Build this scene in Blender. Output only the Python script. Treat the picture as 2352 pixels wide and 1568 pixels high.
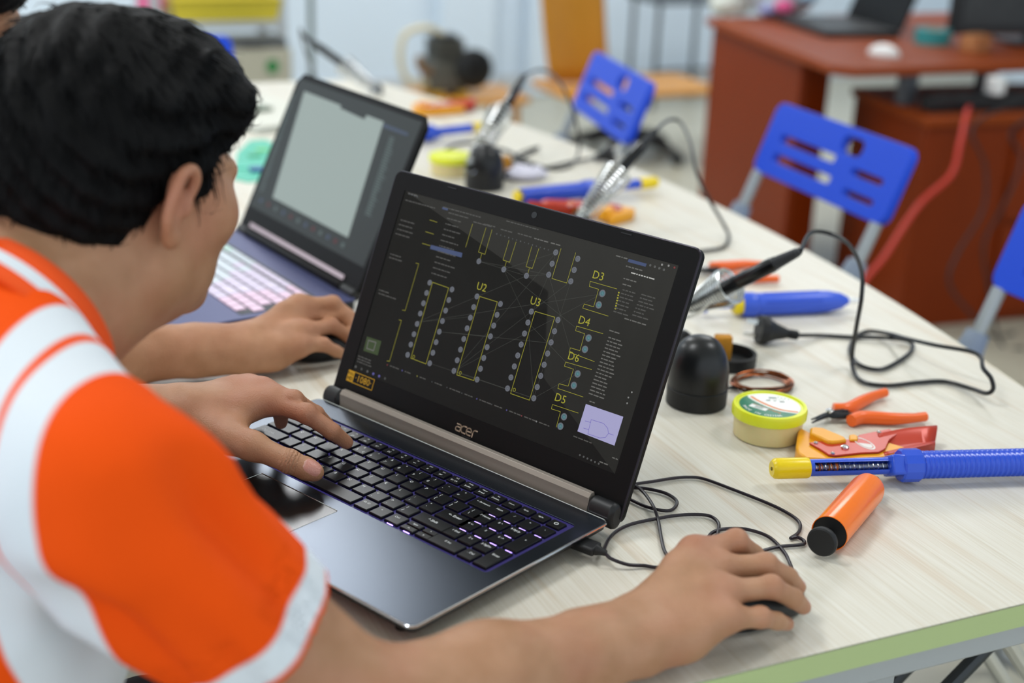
import bpy, bmesh, math, random
import numpy as np
from mathutils import Vector, Matrix, Euler
for o in list(bpy.data.objects): bpy.data.objects.remove(o)
SC = bpy.context.scene
COL = SC.collection
R_ = random.Random(7)
pi = math.pi
# ---------------------------------------------------------------- camera
FPX = 3169.3                                   # focal length in pixels of the 2352 px wide frame
CAM = np.array([-0.6630, -0.7255, 1.3347])
RC = np.array([[0.9123048, -0.4077282, 0.0381788], [-0.1098230, -0.3334115, -0.9363630], [0.3945108, 0.8500556, -0.3489509]])
cd = bpy.data.cameras.new('camera'); cam = bpy.data.objects.new('camera', cd); COL.objects.link(cam)
cd.sensor_width = 36.0; cd.lens = FPX / 2352 * 36.0; cd.clip_start = .02; cd.clip_end = 60
mw = Matrix.Identity(4)
for i in range(3):
    mw[i][0] = RC[0][i]; mw[i][1] = -RC[1][i]; mw[i][2] = -RC[2][i]; mw[i][3] = CAM[i]
cam.matrix_world = mw
cd.dof.use_dof = True; cd.dof.focus_distance = 1.26; cd.dof.aperture_fstop = 3.0
SC.camera = cam
# ---------------------------------------------------------------- light
SC.view_settings.view_transform = 'Standard'; SC.view_settings.look = 'None'
SC.view_settings.gamma = 1.0; SC.view_settings.exposure = 0.0
wd = bpy.data.worlds.new('world'); SC.world = wd; wd.use_nodes = True
wd.node_tree.nodes['Background'].inputs[0].default_value = (.84, .93, 1.0, 1)
wd.node_tree.nodes['Background'].inputs[1].default_value = 1.22
SC.cycles.max_bounces = 6; SC.cycles.diffuse_bounces = 3; SC.cycles.glossy_bounces = 3
SC.cycles.transmission_bounces = 5; SC.cycles.transparent_max_bounces = 6
SC.cycles.sample_clamp_indirect = 4.0
CEIL = 2.9
PANELS = [(-.9, 1.0, .3, .3, 15), (1.6, .4, .3, .3, 13), (.62, 4.1, .24, .95, 26), (3.2, 4.2, .28, .85, 23), (-1.6, 4.3, .28, .85, 23), (-2.6, -.8, .3, .3, 9)]     # ceiling light panels x, y, half sizes, watts; the outer long pair added to brighten the back wall

def hx(s, a=1.0):
    v = [int(s[i:i + 2], 16) / 255 for i in (0, 2, 4)]
    return tuple(((c / 12.92) if c <= .04045 else ((c + .055) / 1.055) ** 2.4) for c in v) + (a,)
# ---------------------------------------------------------------- pixel helpers (direction only; distance from what a thing touches)
def ray(u, v): return RC.T @ np.array([(u - 1176) / FPX, (v - 784) / FPX, 1.0])
def onz(u, v, z=.75):
    r = ray(u, v); return CAM + r * (z - CAM[2]) / r[2]
def dep(u, v, d): return CAM + ray(u, v) * d
def onplane(u, v, p0, n):
    r = ray(u, v); return CAM + r * (np.dot(np.array(p0) - CAM, n) / np.dot(r, n))
def V(p): return Vector((float(p[0]), float(p[1]), float(p[2])))
# ---------------------------------------------------------------- materials
MATS = {}
def mat(name, col='808080', rough=.5, metal=0.0, spec=.5, emis=None, es=1.0, bump=None, noise=None, coat=0, trans=0, ior=1.45, sss=0, alpha=1, sheen=0):
    """bump=(scale,strength[,distance]); noise=(scale,amount) gives a slight colour variation of the surface itself"""
    if name in MATS: return MATS[name]
    m = bpy.data.materials.new(name); m.use_nodes = True; MATS[name] = m
    nt = m.node_tree; b = nt.nodes['Principled BSDF']
    c = hx(col) if isinstance(col, str) else tuple(col) + (1,) * (4 - len(col))
    b.inputs['Base Color'].default_value = c
    b.inputs['Roughness'].default_value = rough; b.inputs['Metallic'].default_value = metal
    b.inputs['Specular IOR Level'].default_value = spec; b.inputs['IOR'].default_value = ior
    b.inputs['Coat Weight'].default_value = coat; b.inputs['Transmission Weight'].default_value = trans
    b.inputs['Sheen Weight'].default_value = sheen; b.inputs['Alpha'].default_value = alpha
    if sss:
        b.inputs['Subsurface Weight'].default_value = sss; b.inputs['Subsurface Radius'].default_value = (1, .35, .18); b.inputs['Subsurface Scale'].default_value = .006
    if emis:
        b.inputs['Emission Color'].default_value = hx(emis); b.inputs['Emission Strength'].default_value = es
    if noise or bump:
        tc = nt.nodes.new('ShaderNodeTexCoord')
    if noise:
        n = nt.nodes.new('ShaderNodeTexNoise'); n.inputs['Scale'].default_value = noise[0]; n.inputs['Detail'].default_value = 4
        nt.links.new(tc.outputs['Object'], n.inputs['Vector'])
        mx = nt.nodes.new('ShaderNodeMix'); mx.data_type = 'RGBA'
        k = noise[1]
        mx.inputs[6].default_value = tuple(x * (1 - k) for x in c[:3]) + (1,); mx.inputs[7].default_value = tuple(min(1, x * (1 + k)) for x in c[:3]) + (1,)
        nt.links.new(n.outputs['Fac'], mx.inputs[0]); nt.links.new(mx.outputs[2], b.inputs['Base Color'])
    if bump:
        n = nt.nodes.new('ShaderNodeTexNoise'); n.inputs['Scale'].default_value = bump[0]; n.inputs['Detail'].default_value = 3
        nt.links.new(tc.outputs['Object'], n.inputs['Vector'])
        bp = nt.nodes.new('ShaderNodeBump'); bp.inputs['Strength'].default_value = bump[1]; bp.inputs['Distance'].default_value = bump[2] if len(bump) > 2 else .001
        nt.links.new(n.outputs['Fac'], bp.inputs['Height']); nt.links.new(bp.outputs['Normal'], b.inputs['Normal'])
    return m
def bsdf(m): return m.node_tree.nodes['Principled BSDF']
# ---------------------------------------------------------------- objects
def tag(o, label=None, cat=None, group=None, kind=None):
    if label: o['label'] = label
    if cat: o['category'] = cat
    if group: o['group'] = group
    if kind: o['kind'] = kind
    return o
def thing(name, label, cat, loc=(0, 0, 0), rotz=0, group=None, rot=None):
    o = bpy.data.objects.new(name, None); COL.objects.link(o); o.empty_display_size = .02
    o.location = V(loc); o.rotation_euler = rot if rot is not None else (0, 0, rotz)
    return tag(o, label, cat, group)
def obj(name, bm, m=None, parent=None, smooth=35, bevel=None, loc=None, kind=None):
    me = bpy.data.meshes.new(name)
    if isinstance(bm, bmesh.types.BMesh):
        bmesh.ops.recalc_face_normals(bm, faces=bm.faces); bm.to_mesh(me); bm.free()
    else:
        v, f = bm
        me.from_pydata(v if not isinstance(v, np.ndarray) else v.tolist(), [], f if not isinstance(f, np.ndarray) else f.tolist())
    if smooth:
        me.polygons.foreach_set('use_smooth', [True] * len(me.polygons))
        if smooth < 180: me.set_sharp_from_angle(angle=math.radians(smooth))
    for x in (m if isinstance(m, (list, tuple)) else [m]):
        if x: me.materials.append(x)
    o = bpy.data.objects.new(name, me); COL.objects.link(o)
    if parent: o.parent = parent
    if loc is not None: o.location = V(loc)
    if bevel:
        b = o.modifiers.new('bevel', 'BEVEL'); b.width = bevel; b.segments = 2; b.limit_method = 'ANGLE'; b.angle_limit = math.radians(40)
    if kind: o['kind'] = kind
    return o
def struct(name, bm, m, **k):
    o = obj(name, bm, m, **k); o['kind'] = 'structure'; return o
def copy_tree(o, parent=None):
    c = o.copy(); COL.objects.link(c); c.parent = parent
    for ch in list(o.children): copy_tree(ch, c)
    return c
# ---------------------------------------------------------------- mesh pieces
def NB(): return bmesh.new()
def box(bm, x0, y0, z0, x1, y1, z1, mi=0, mx=None):
    vs = [bm.verts.new(V(p)) for p in ((x0, y0, z0), (x1, y0, z0), (x1, y1, z0), (x0, y1, z0), (x0, y0, z1), (x1, y0, z1), (x1, y1, z1), (x0, y1, z1))]
    if mx: 
        for v in vs: v.co = mx @ v.co
    for f in ((0, 3, 2, 1), (4, 5, 6, 7), (0, 1, 5, 4), (1, 2, 6, 5), (2, 3, 7, 6), (3, 0, 4, 7)):
        bm.faces.new([vs[i] for i in f]).material_index = mi
    return vs
def ring_frames(pts, closed=False):
    pts = [V(p) for p in pts]; n = len(pts); T = []
    for i in range(n):
        a = pts[(i - 1) % n] if (closed or i > 0) else pts[i]; b = pts[(i + 1) % n] if (closed or i < n - 1) else pts[i]
        t = (b - a); T.append(t.normalized() if t.length > 1e-12 else Vector((0, 0, 1)))
    up = Vector((0, 0, 1)) if abs(T[0].z) < .9 else Vector((1, 0, 0))
    N = [(up - T[0] * up.dot(T[0])).normalized()]
    for i in range(1, n):
        v = N[-1] - T[i] * N[-1].dot(T[i]); N.append(v.normalized() if v.length > 1e-9 else N[-1])
    return pts, T, N
def tube(bm, pts, r, n=8, closed=False, caps=True, mi=0, flat=1.0):
    pts, T, N = ring_frames(pts, closed); rings = []
    for i, p in enumerate(pts):
        rr = r[i] if hasattr(r, '__len__') else r; B = T[i].cross(N[i])
        rings.append([bm.verts.new(p + (N[i] * math.cos(2 * pi * k / n) * flat + B * math.sin(2 * pi * k / n)) * rr) for k in range(n)])
    m = len(rings)
    for i in range(m if closed else m - 1):
        a, b = rings[i], rings[(i + 1) % m]
        for k in range(n): bm.faces.new((a[k], a[(k + 1) % n], b[(k + 1) % n], b[k])).material_index = mi
    if caps and not closed:
        bm.faces.new(rings[0][::-1]).material_index = mi; bm.faces.new(rings[-1]).material_index = mi
    return rings
def lathe(bm, prof, n=32, mx=None, mi=0, cap=True):
    """prof: (radius, height) from bottom to top round the z axis"""
    rings = []
    for r, z in prof:
        ring = []
        for k in range(n):
            a = 2 * pi * k / n; p = Vector((r * math.cos(a), r * math.sin(a), z)); ring.append(bm.verts.new(mx @ p if mx else p))
        rings.append(ring)
    for a, b in zip(rings, rings[1:]):
        for k in range(n): bm.faces.new((a[k], a[(k + 1) % n], b[(k + 1) % n], b[k])).material_index = mi
    if cap:
        bm.faces.new(rings[0][::-1]).material_index = mi; bm.faces.new(rings[-1]).material_index = mi
def prism(bm, poly, z0, z1, mx=None, mi=0):
    a = [bm.verts.new(V((p[0], p[1], z0))) for p in poly]; b = [bm.verts.new(V((p[0], p[1], z1))) for p in poly]
    if mx:
        for v in a + b: v.co = mx @ v.co
    n = len(poly)
    bm.faces.new(a[::-1]).material_index = mi; bm.faces.new(b).material_index = mi
    for i in range(n): bm.faces.new((a[i], a[(i + 1) % n], b[(i + 1) % n], b[i])).material_index = mi
def rrect(x0, y0, x1, y1, r, n=5):
    out = []
    for cx, cy, a0 in ((x1 - r, y1 - r, 0), (x0 + r, y1 - r, pi / 2), (x0 + r, y0 + r, pi), (x1 - r, y0 + r, 1.5 * pi)):
        for k in range(n + 1):
            a = a0 + pi / 2 * k / n; out.append((cx + r * math.cos(a), cy + r * math.sin(a)))
    return out
def circ(cx, cy, r, n=24): return [(cx + r * math.cos(2 * pi * k / n), cy + r * math.sin(2 * pi * k / n)) for k in range(n)]
def axis_mx(a, b):
    """matrix whose z axis runs from a to b, origin at a"""
    a, b = V(a), V(b); z = (b - a).normalized(); up = Vector((0, 0, 1)) if abs(z.z) < .95 else Vector((1, 0, 0))
    x = up.cross(z).normalized(); y = z.cross(x)
    m = Matrix.Identity(4)
    for i in range(3): m[i][0], m[i][1], m[i][2], m[i][3] = x[i], y[i], z[i], a[i]
    return m
def spl(pts, n=8, closed=False):
    P = [np.array(p, float) for p in pts]; out = []; m = len(P)
    for i in range(m if closed else m - 1):
        p0 = P[(i - 1) % m] if (closed or i > 0) else 2 * P[0] - P[1]; p1 = P[i]; p2 = P[(i + 1) % m]
        p3 = P[(i + 2) % m] if (closed or i + 2 < m) else 2 * P[m - 1] - P[m - 2]
        for k in range(n):
            t = k / n
            out.append(.5 * ((2 * p1) + (p2 - p0) * t + (2 * p0 - 5 * p1 + 4 * p2 - p3) * t * t + (3 * p1 - p0 - 3 * p2 + p3) * t ** 3))
    if not closed: out.append(P[-1])
    return out
_tc = {}
def text_geo(s, size, bold=0.0):
    """flat outline of a word as (verts2d, faces), origin at its centre"""
    k = (s, bold)
    if k not in _tc:
        cu = bpy.data.curves.new('t', 'FONT'); cu.body = s; cu.size = 1; cu.align_x = 'CENTER'; cu.align_y = 'CENTER'; cu.resolution_u = 2; cu.offset = bold
        ob = bpy.data.objects.new('t', cu); COL.objects.link(ob); bpy.context.view_layer.update()
        me = ob.evaluated_get(bpy.context.evaluated_depsgraph_get()).to_mesh()
        _tc[k] = ([(v.co.x, v.co.y) for v in me.vertices], [tuple(p.vertices) for p in me.polygons])
        ob.evaluated_get(bpy.context.evaluated_depsgraph_get()).to_mesh_clear()
        bpy.data.objects.remove(ob); bpy.data.curves.remove(cu)
    v, f = _tc[k]
    return [(x * size, y * size) for x, y in v], f
def put_text(bm, s, size, fn, mi=0, bold=0.0, sx=1.0):
    """fn maps a flat (x, y) of the word to a 3D point"""
    v, f = text_geo(s, size, bold); vs = [bm.verts.new(V(fn(x * sx, y))) for x, y in v]
    for q in f:
        try: bm.faces.new([vs[i] for i in q]).material_index = mi
        except ValueError: pass
# ================================================================ the room
m_floor = mat('floor_tile', 'aba793', .28, noise=(1.2, .05))
def floor_nodes():
    nt = m_floor.node_tree; b = bsdf(m_floor)
    g = nt.nodes.new('ShaderNodeTexBrick'); g.offset = 0; g.inputs['Scale'].default_value = 1.0
    g.inputs['Brick Width'].default_value = .6; g.inputs['Row Height'].default_value = .6; g.inputs['Mortar Size'].default_value = .004
    g.inputs['Color1'].default_value = hx('bdb9a6'); g.inputs['Color2'].default_value = hx('b5b09c'); g.inputs['Mortar'].default_value = hx('8c8875')
    tc = nt.nodes.new('ShaderNodeTexCoord'); nt.links.new(tc.outputs['Object'], g.inputs['Vector']); nt.links.new(g.outputs['Color'], b.inputs['Base Color'])
floor_nodes()
bm = NB(); box(bm, -4, -3, -.05, 7, 6.2, 0); struct('floor', bm, m_floor)
m_wall = mat('white_paint', 'dae8f5', .7, noise=(.8, .02), bump=(40, .1))
bm = NB(); box(bm, -4, 6.0, 0, 7, 6.15, CEIL); struct('wall_back', bm, m_wall)
bm = NB(); box(bm, 5.6, -3, 0, 5.75, 6.0, CEIL); struct('wall_right', bm, m_wall)
bm = NB(); box(bm, -4, -3, CEIL, 7, 6.2, CEIL + .05); struct('ceiling', bm, mat('ceiling_paint', 'eef0ee', .8))
bm = NB(); box(bm, -4, 5.985, 0, 7, 6.0, .1); struct('baseboard_back', bm, mat('skirting', 'c9cdd0', .5))
# two shallow pilasters on the back wall
for k, (x0, x1) in enumerate(((1.95, 2.25), (2.45, 2.62))):
    bm = NB(); box(bm, x0, 5.9, 0, x1, 6.0, CEIL); struct('trim_%d' % (k + 1), bm, m_wall, bevel=.01)
m_panel = mat('light_diffuser', 'ffffff', .5, emis='fbfdff', es=6.0)
m_pframe = mat('light_frame', 'd8d8d8', .4)
for k, (x, y, a, b, w) in enumerate(PANELS):
    t = thing('ceiling_light', 'square white light panel in the ceiling' if a == b else 'long white light panel in the ceiling', 'ceiling light', (x, y, CEIL), 0, 'square ceiling panels' if a == b else 'long ceiling panels')
    bm = NB(); box(bm, -a - .03, -b - .03, -.03, a + .03, b + .03, 0); obj('frame', bm, m_pframe, t)
    bm = NB(); box(bm, -a, -b, -.034, a, b, -.0305); obj('diffuser', bm, m_panel, t)
    ld = bpy.data.lights.new('panel_light', 'AREA'); ld.shape = 'RECTANGLE'; ld.size = 2 * a; ld.size_y = 2 * b; ld.energy = w; ld.color = (.97, .985, 1)
    lo = bpy.data.objects.new('panel_light', ld); COL.objects.link(lo); lo.parent = t; lo.location = (0, 0, -.04)
# ================================================================ the boat-shaped table
Y1 = 2.475
def edge_x(y, s):                       # bulging long sides
    t = (y - 1.24) / 1.24
    return s * (.60 - .20 * t * t)
m_wood = bpy.data.materials.new('pale_wood_laminate'); m_wood.use_nodes = True; MATS['wood'] = m_wood
def wood():
    nt = m_wood.node_tree; b = bsdf(m_wood); L = nt.links.new
    tc = nt.nodes.new('ShaderNodeTexCoord')
    def nz(sx, sy, sc, det):
        mp = nt.nodes.new('ShaderNodeMapping'); mp.inputs['Scale'].default_value = (sx, sy, 1); mp.inputs['Rotation'].default_value = (0, 0, math.radians(4)); L(tc.outputs['Object'], mp.inputs['Vector'])
        n = nt.nodes.new('ShaderNodeTexNoise'); n.inputs['Scale'].default_value = sc; n.inputs['Detail'].default_value = det; n.inputs['Roughness'].default_value = .6; L(mp.outputs[0], n.inputs['Vector']); return n
    def rampn(src, stops):
        r = nt.nodes.new('ShaderNodeValToRGB'); e = r.color_ramp.elements
        e[0].position, e[0].color = stops[0][0], hx(stops[0][1]); e[1].position, e[1].color = stops[-1][0], hx(stops[-1][1])
        for p, c in stops[1:-1]:
            k = e.new(p); k.color = hx(c)
        L(src, r.inputs[0]); return r
    fine = nz(160, 2.6, 3.0, 4); broad = nz(22, .8, 2.2, 5)
    r1 = rampn(fine.outputs['Fac'], ((.3, 'c8bca4'), (.45, 'd8d1c0'), (.62, 'e3dfd3')))
    r2 = rampn(broad.outputs['Fac'], ((.34, 'd0bda4'), (.45, 'ddd8ca'), (.7, 'e2ded1')))
    mx = nt.nodes.new('ShaderNodeMix'); mx.data_type = 'RGBA'; mx.inputs[0].default_value = .45
    L(r1.outputs[0], mx.inputs[6]); L(r2.outputs[0], mx.inputs[7]); L(mx.outputs[2], b.inputs['Base Color'])
    bp = nt.nodes.new('ShaderNodeBump'); bp.inputs['Strength'].default_value = .06; bp.inputs['Distance'].default_value = .0005; L(fine.outputs['Fac'], bp.inputs['Height']); L(bp.outputs[0], b.inputs['Normal'])
    b.inputs['Roughness'].default_value = .42
wood()
table = thing('conference_table', 'long boat-shaped table with pale wood top and green edge band', 'table', (0, 1.24, 0))
NE = 40
out = [(edge_x(Y1 * k / NE, 1), Y1 * k / NE - 1.24) for k in range(NE + 1)] + [(edge_x(Y1 * k / NE, -1), Y1 * k / NE - 1.24) for k in range(NE, -1, -1)]
bm = NB(); prism(bm, out, .7285, .75); obj('tabletop', bm, m_wood, table, smooth=20)
m_band = mat('green_edge_band', 'b5c68c', .45)
bm = NB()
vb = []
for i, (x, y) in enumerate(out):
    n = Vector((x, y * .8, 0)).normalized()
    vb.append([bm.verts.new((x * 1.0016 + n.x * .0006, y * 1.0006 + n.y * .0006, z)) for z in (.7280, .7494)])
for i in range(len(vb)):
    a, b = vb[i], vb[(i + 1) % len(vb)]; bm.faces.new((a[0], b[0], b[1], a[1]))
obj('edge_band', bm, m_band, table, smooth=30)
m_steel = mat('grey_painted_steel', 'b4b9bd', .32, .3)
m_steel_d = mat('dark_painted_steel', '3c4043', .4, .3)
for y in (-1.228, 1.188):
    bm = NB(); box(bm, -.37, y, .698, .37, y + .040, .7283); obj('end_rail', bm, m_steel, table, bevel=.002)
for s in (-1, 1):
    bm = NB(); box(bm, s * .35 - .02, -1.188, .690, s * .35 + .02, 1.188, .7283); obj('side_rail', bm, m_steel, table, bevel=.002)
for x in (-.31, .09):
    for y in (-1.12, 1.12):
        bm = NB(); box(bm, x - .025, y - .025, .02, x + .025, y + .025, .690); l = obj('leg', bm, m_steel, table, bevel=.003)
        bm = NB(); lathe(bm, [(.028, 0), (.028, .012), (.014, .02)], 16, Matrix.Translation((x, y, 0))); obj('foot', bm, mat('black_plastic', '17181a', .45), l)
# ================================================================ laptops
def boolcut(o, cutters):
    """cut the given bmeshes out of o for good"""
    tmp = []
    for bm in cutters:
        me = bpy.data.meshes.new('c'); bmesh.ops.recalc_face_normals(bm, faces=bm.faces); bm.to_mesh(me); bm.free()
        c = bpy.data.objects.new('c', me); COL.objects.link(c); c.parent = o.parent; c.location = o.location; tmp.append(c)
        m = o.modifiers.new('b', 'BOOLEAN'); m.object = c; m.operation = 'DIFFERENCE'; m.solver = 'EXACT'
    bpy.context.view_layer.update()
    me = bpy.data.meshes.new_from_object(o.evaluated_get(bpy.context.evaluated_depsgraph_get()))
    o.modifiers.clear(); old = o.data; o.data = me; bpy.data.meshes.remove(old)
    for c in tmp: bpy.data.objects.remove(c)
    me.set_sharp_from_angle(angle=math.radians(35))
    return o
m_black = MATS['black_plastic']
m_deck = mat('dark_brushed_aluminium', '3b424c', .24, .9, bump=(900, .04, .0002))
m_key = mat('black_key_plastic', '0c0d10', .34, 0, .42)
m_legend = mat('white_key_legend', 'd8dcda', .5, emis='cfd6e8', es=.08)
m_chrome = mat('polished_metal', 'e4e6e8', .16, 1.0)
m_bezel = mat('matte_black_bezel', '09090a', .5, 0, .22, bump=(1500, .05, .0002))
m_tan = mat('champagne_satin_metal', '9a9187', .5, .35)
m_glow = mat('keyboard_backlight', '14151b', .4, emis='7d6bff', es=.12)
LW, LD, LZ = .3816, .2420, .021
lap = thing('laptop', 'black open laptop with a circuit-board layout on its dark screen', 'laptop', (-.5057, .4579, .75), math.atan2(-.91065, .41318))
bm = NB()
lv = []
for ins, z in ((.016, .0035), (.010, .0070), (.0015, .0150), (.001, .0185)): lv.append([bm.verts.new((x, y, z)) for x, y in rrect(ins, ins, LW - ins, LD - ins * .4, .008)])
for a, b in zip(lv, lv[1:]):
    for i in range(len(a)): bm.faces.new((a[i], a[(i + 1) % len(a)], b[(i + 1) % len(a)], b[i]))
bm.faces.new(lv[0][::-1]); bm.faces.new(lv[-1]); obj('base', bm, mat('black_case', '101114', .4), lap)
for x, y in ((.03, .02), (LW - .03, .02), (.03, LD - .02), (LW - .03, LD - .02)):
    bm = NB(); lathe(bm, [(.006, 0), (.006, .0036)], 12, Matrix.Translation((x, y, 0))); obj('rubber_foot', bm, m_black, lap)
KX0, KX1, KY0, KY1 = .0165, .3655, .1000, .2155
bm = NB(); prism(bm, rrect(0, 0, LW, LD, .0075), .0185, LZ); deck = obj('deck', bm, m_deck, lap)
bm = NB(); prism(bm, rrect(KX0, KY0, KX1, KY1, .004), .0194, LZ + .002)
bm2 = NB(); prism(bm2, rrect(.0982, .0085, .2025, .0868, .002), .0206, LZ + .002)
boolcut(deck, [bm, bm2])
bm = NB(); prism(bm, rrect(.0986, .0089, .2021, .0864, .002), .0206, LZ - .0001); obj('touchpad', bm, mat('touchpad_surface', '0d0e10', .22, .2), deck)
bm = NB(); P = [(x, y, LZ) for x, y in rrect(.0984, .0087, .2023, .0866, .002)]; tube(bm, P, .0004, 6, closed=True); obj('touchpad_trim', bm, m_chrome, deck)
bm = NB(); P = [(x, y, LZ - .0009) for x, y in rrect(.0003, .0003, LW - .0003, LD - .0003, .0075)]; tube(bm, P, .0012, 8, closed=True); obj('edge_trim', bm, m_chrome, lap)
bm = NB(); P = [(x, y, .0205) for x, y in rrect(KX0 - .0002, KY0 - .0002, KX1 + .0002, KY1 + .0002, .004)]; tube(bm, P, .0005, 6, closed=True); obj('keyboard_rim', bm, m_deck, deck)
bm = NB(); prism(bm, rrect(KX0, KY0, KX1, KY1, .004), .0190, .01955); kb = obj('keyboard', bm, m_glow, lap)
kb['label'] = 'backlit black keyboard with number pad'
def key(x, y, w, d, leg, sz=.0045, par=kb, mk=(m_key, m_legend), z0=.0196, z1=.0222, off=None):
    bm = NB(); a = .0007
    lo = [bm.verts.new((sx * (w / 2), sy * (d / 2), 0)) for sx, sy in ((-1, -1), (1, -1), (1, 1), (-1, 1))]
    md = [bm.verts.new((sx * (w / 2 - .0002), sy * (d / 2 - .0002), (z1 - z0) * .75)) for sx, sy in ((-1, -1), (1, -1), (1, 1), (-1, 1))]
    hi = [bm.verts.new((sx * (w / 2 - a), sy * (d / 2 - a), z1 - z0)) for sx, sy in ((-1, -1), (1, -1), (1, 1), (-1, 1))]
    for p, q in ((lo, md), (md, hi)):
        for i in range(4): bm.faces.new((p[i], p[(i + 1) % 4], q[(i + 1) % 4], q[i]))
    bm.faces.new(hi)
    n0 = len(bm.faces)
    for j, (s, ox, oy, ss) in enumerate(leg):
        put_text(bm, s, ss or sz, lambda X, Y: (X + ox * w, Y + oy * d, z1 - z0 + .00006), 1, bold=.012)
    me = bpy.data.meshes.new('key')
    bm.normal_update(); bm.to_mesh(me); bm.free()
    for m in mk: me.materials.append(m)
    o = bpy.data.objects.new('key', me); COL.objects.link(o); o.parent = par; o.location = (x, y, z0); return o
KP, KR = .019, .0186
yq = .1675; KW, KH = .0160, .0156
for i, c in enumerate('QWERTYUIOP'): key(.060 + i * KP, yq, KW, KH, [(c, -.25, .22, None)])
key(.060 + 10 * KP, yq, KW, KH, [('[', -.28, -.2, None), ('{', -.28, .22, None)]); key(.060 + 11 * KP, yq, KW, KH, [(']', -.28, -.2, None), ('}', -.28, .22, None)])
key(.060 + 12 * KP + .0012, yq, KW + .0015, KH, [('\\', -.2, -.2, None), ('|', -.2, .2, None)])
key(.0325, yq, .0325, KH, [('Tab', -.2, 0, .0042)])
for i, c in enumerate('ASDFGHJKL'): key(.0648 + i * KP, yq - KR, KW, KH, [(c, -.25, .22, None)])
key(.0648 + 9 * KP, yq - KR, KW, KH, [(';', -.25, -.2, None), (':', -.25, .2, None)]); key(.0648 + 10 * KP, yq - KR, KW, KH, [("'", -.25, -.2, None), ('"', -.25, .2, None)])
key(.0648 + 11 * KP + .0088, yq - KR, .0330, KH, [('<- Enter', 0, .1, .0046)])
key(.0350, yq - KR, .0370, KH, [('Caps Lock', -.1, 0, .0042)])
for i, c in enumerate('ZXCVBNM'): key(.0743 + i * KP, yq - 2 * KR, KW, KH, [(c, -.25, .22, None)])
for i, (a, b) in enumerate(((',', '<'), ('.', '>'), ('/', '?'))): key(.0743 + (7 + i) * KP, yq - 2 * KR, KW, KH, [(a, -.25, -.2, None), (b, -.25, .2, None)])
key(.0743 + 10 * KP + .0105, yq - 2 * KR, .0365, KH, [('^ Shift', 0, .05, .0044)])
key(.0398, yq - 2 * KR, .0460, KH, [('Shift', -.2, 0, .0042)])
y4 = yq - 3 * KR
for x, w, t in ((.0275, .0215, 'Ctrl'), (.0495, .0160, 'Fn'), (.0685, .0160, '#'), (.0875, .0160, 'Alt'), (.1490, .1010, ''), (.2115, .0165, 'Alt Gr'), (.2308, .0160, '='), (.2500, .0160, 'Ctrl')):
    key(x, y4, w, KH, [(t, -.1, .15, .0034)] if t else [])
key(.2690, y4 - .0042, .0158, .0072, [('<-', 0, 0, .0034)]); key(.2690, y4 + .0042, .0158, .0072, [('PgUp', 0, 0, .0026)])
key(.2868, y4 - .0042, .0150, .0072, [('v', 0, 0, .0034)]); key(.2868, y4 + .0042, .0150, .0072, [('^', 0, 0, .0034)])
for i, (a, b) in enumerate(zip('1234567890-=', '!@#$%^&*()_+')):
    key(.0505 + i * KP, yq + KR, KW, KH, [(a, -.28, -.2, None), (b, -.1, .25, .0040)] + ([('\u20ac', .25, -.22, .0038)] if a == '5' else []))
key(.0290, yq + KR, .0225, KH, [('`', -.2, -.2, None), ('~', -.2, .2, None)])
key(.0505 + 12 * KP + .0042, yq + KR, .0238, KH, [('<- Backspace', 0, .05, .0030)])
fn = ['Esc', 'F1', 'F2', 'F3', 'F4', 'F5', 'F6', 'F7', 'F8', 'F9', 'F10', 'F11', 'F12', 'PrtSc', 'Pause', 'Ins', 'Home', 'PgUp', 'PgDn', 'O']
sub = ['', '?', 'o', '(=)', '[]=', '=#', '#*', '[x]', '<)', '<+', '#', '##', 'Scr Lk', 'SysRq', 'Break', 'Delete', '', '', '', '']
for i, (a, b) in enumerate(zip(fn, sub)):
    key(.0275 + i * .017105, yq + KR + .0176, .0146, .0118, [(a, 0, .2 if b else 0, .0026 if a != 'O' else .006)] + ([(b, 0, -.22, .0032)] if b else []))
NX = [.3010, .3185, .3360, .3535]; NWK = .0150
for r, row in enumerate((('Num', '/', '*', '-'), ('7 Home', '8 ^', '9 PgUp', None), ('4 <-', '5', '6 ->', '+'), ('1 End', '2 v', '3 PgDn', None), (None, '0 Ins', '. Del', 'Enter'))):
    for c, t in enumerate(row):
        if t is None: continue
        y = yq + KR - r * KR; d = KH
        if t in ('+', 'Enter'): y += KR / 2; d = KH + KR
        w = NWK; x = NX[c]
        if t == '0 Ins': x = (NX[0] + NX[1]) / 2; w = NWK + .0175
        key(x, y, w, d, [(t, 0, .12, .0036)])
for i in range(14):          # backlight shining out under the near edges of the number pad keys
    bm = NB(); x = (NX[i % 4] if i < 12 else .250 + (i - 12) * .02); y = yq + KR - (i // 4 + 1) * KR - .0082 + KR if i < 12 else y4 - .0082
    tube(bm, [(x - .0035, y, .0199), (x + .0035, y, .0199)], .00035, 6); obj('backlight_glint', bm, mat('backlight_gap', 'b9a8ff', .3, emis='a98bff', es=5.0), kb)
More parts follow.
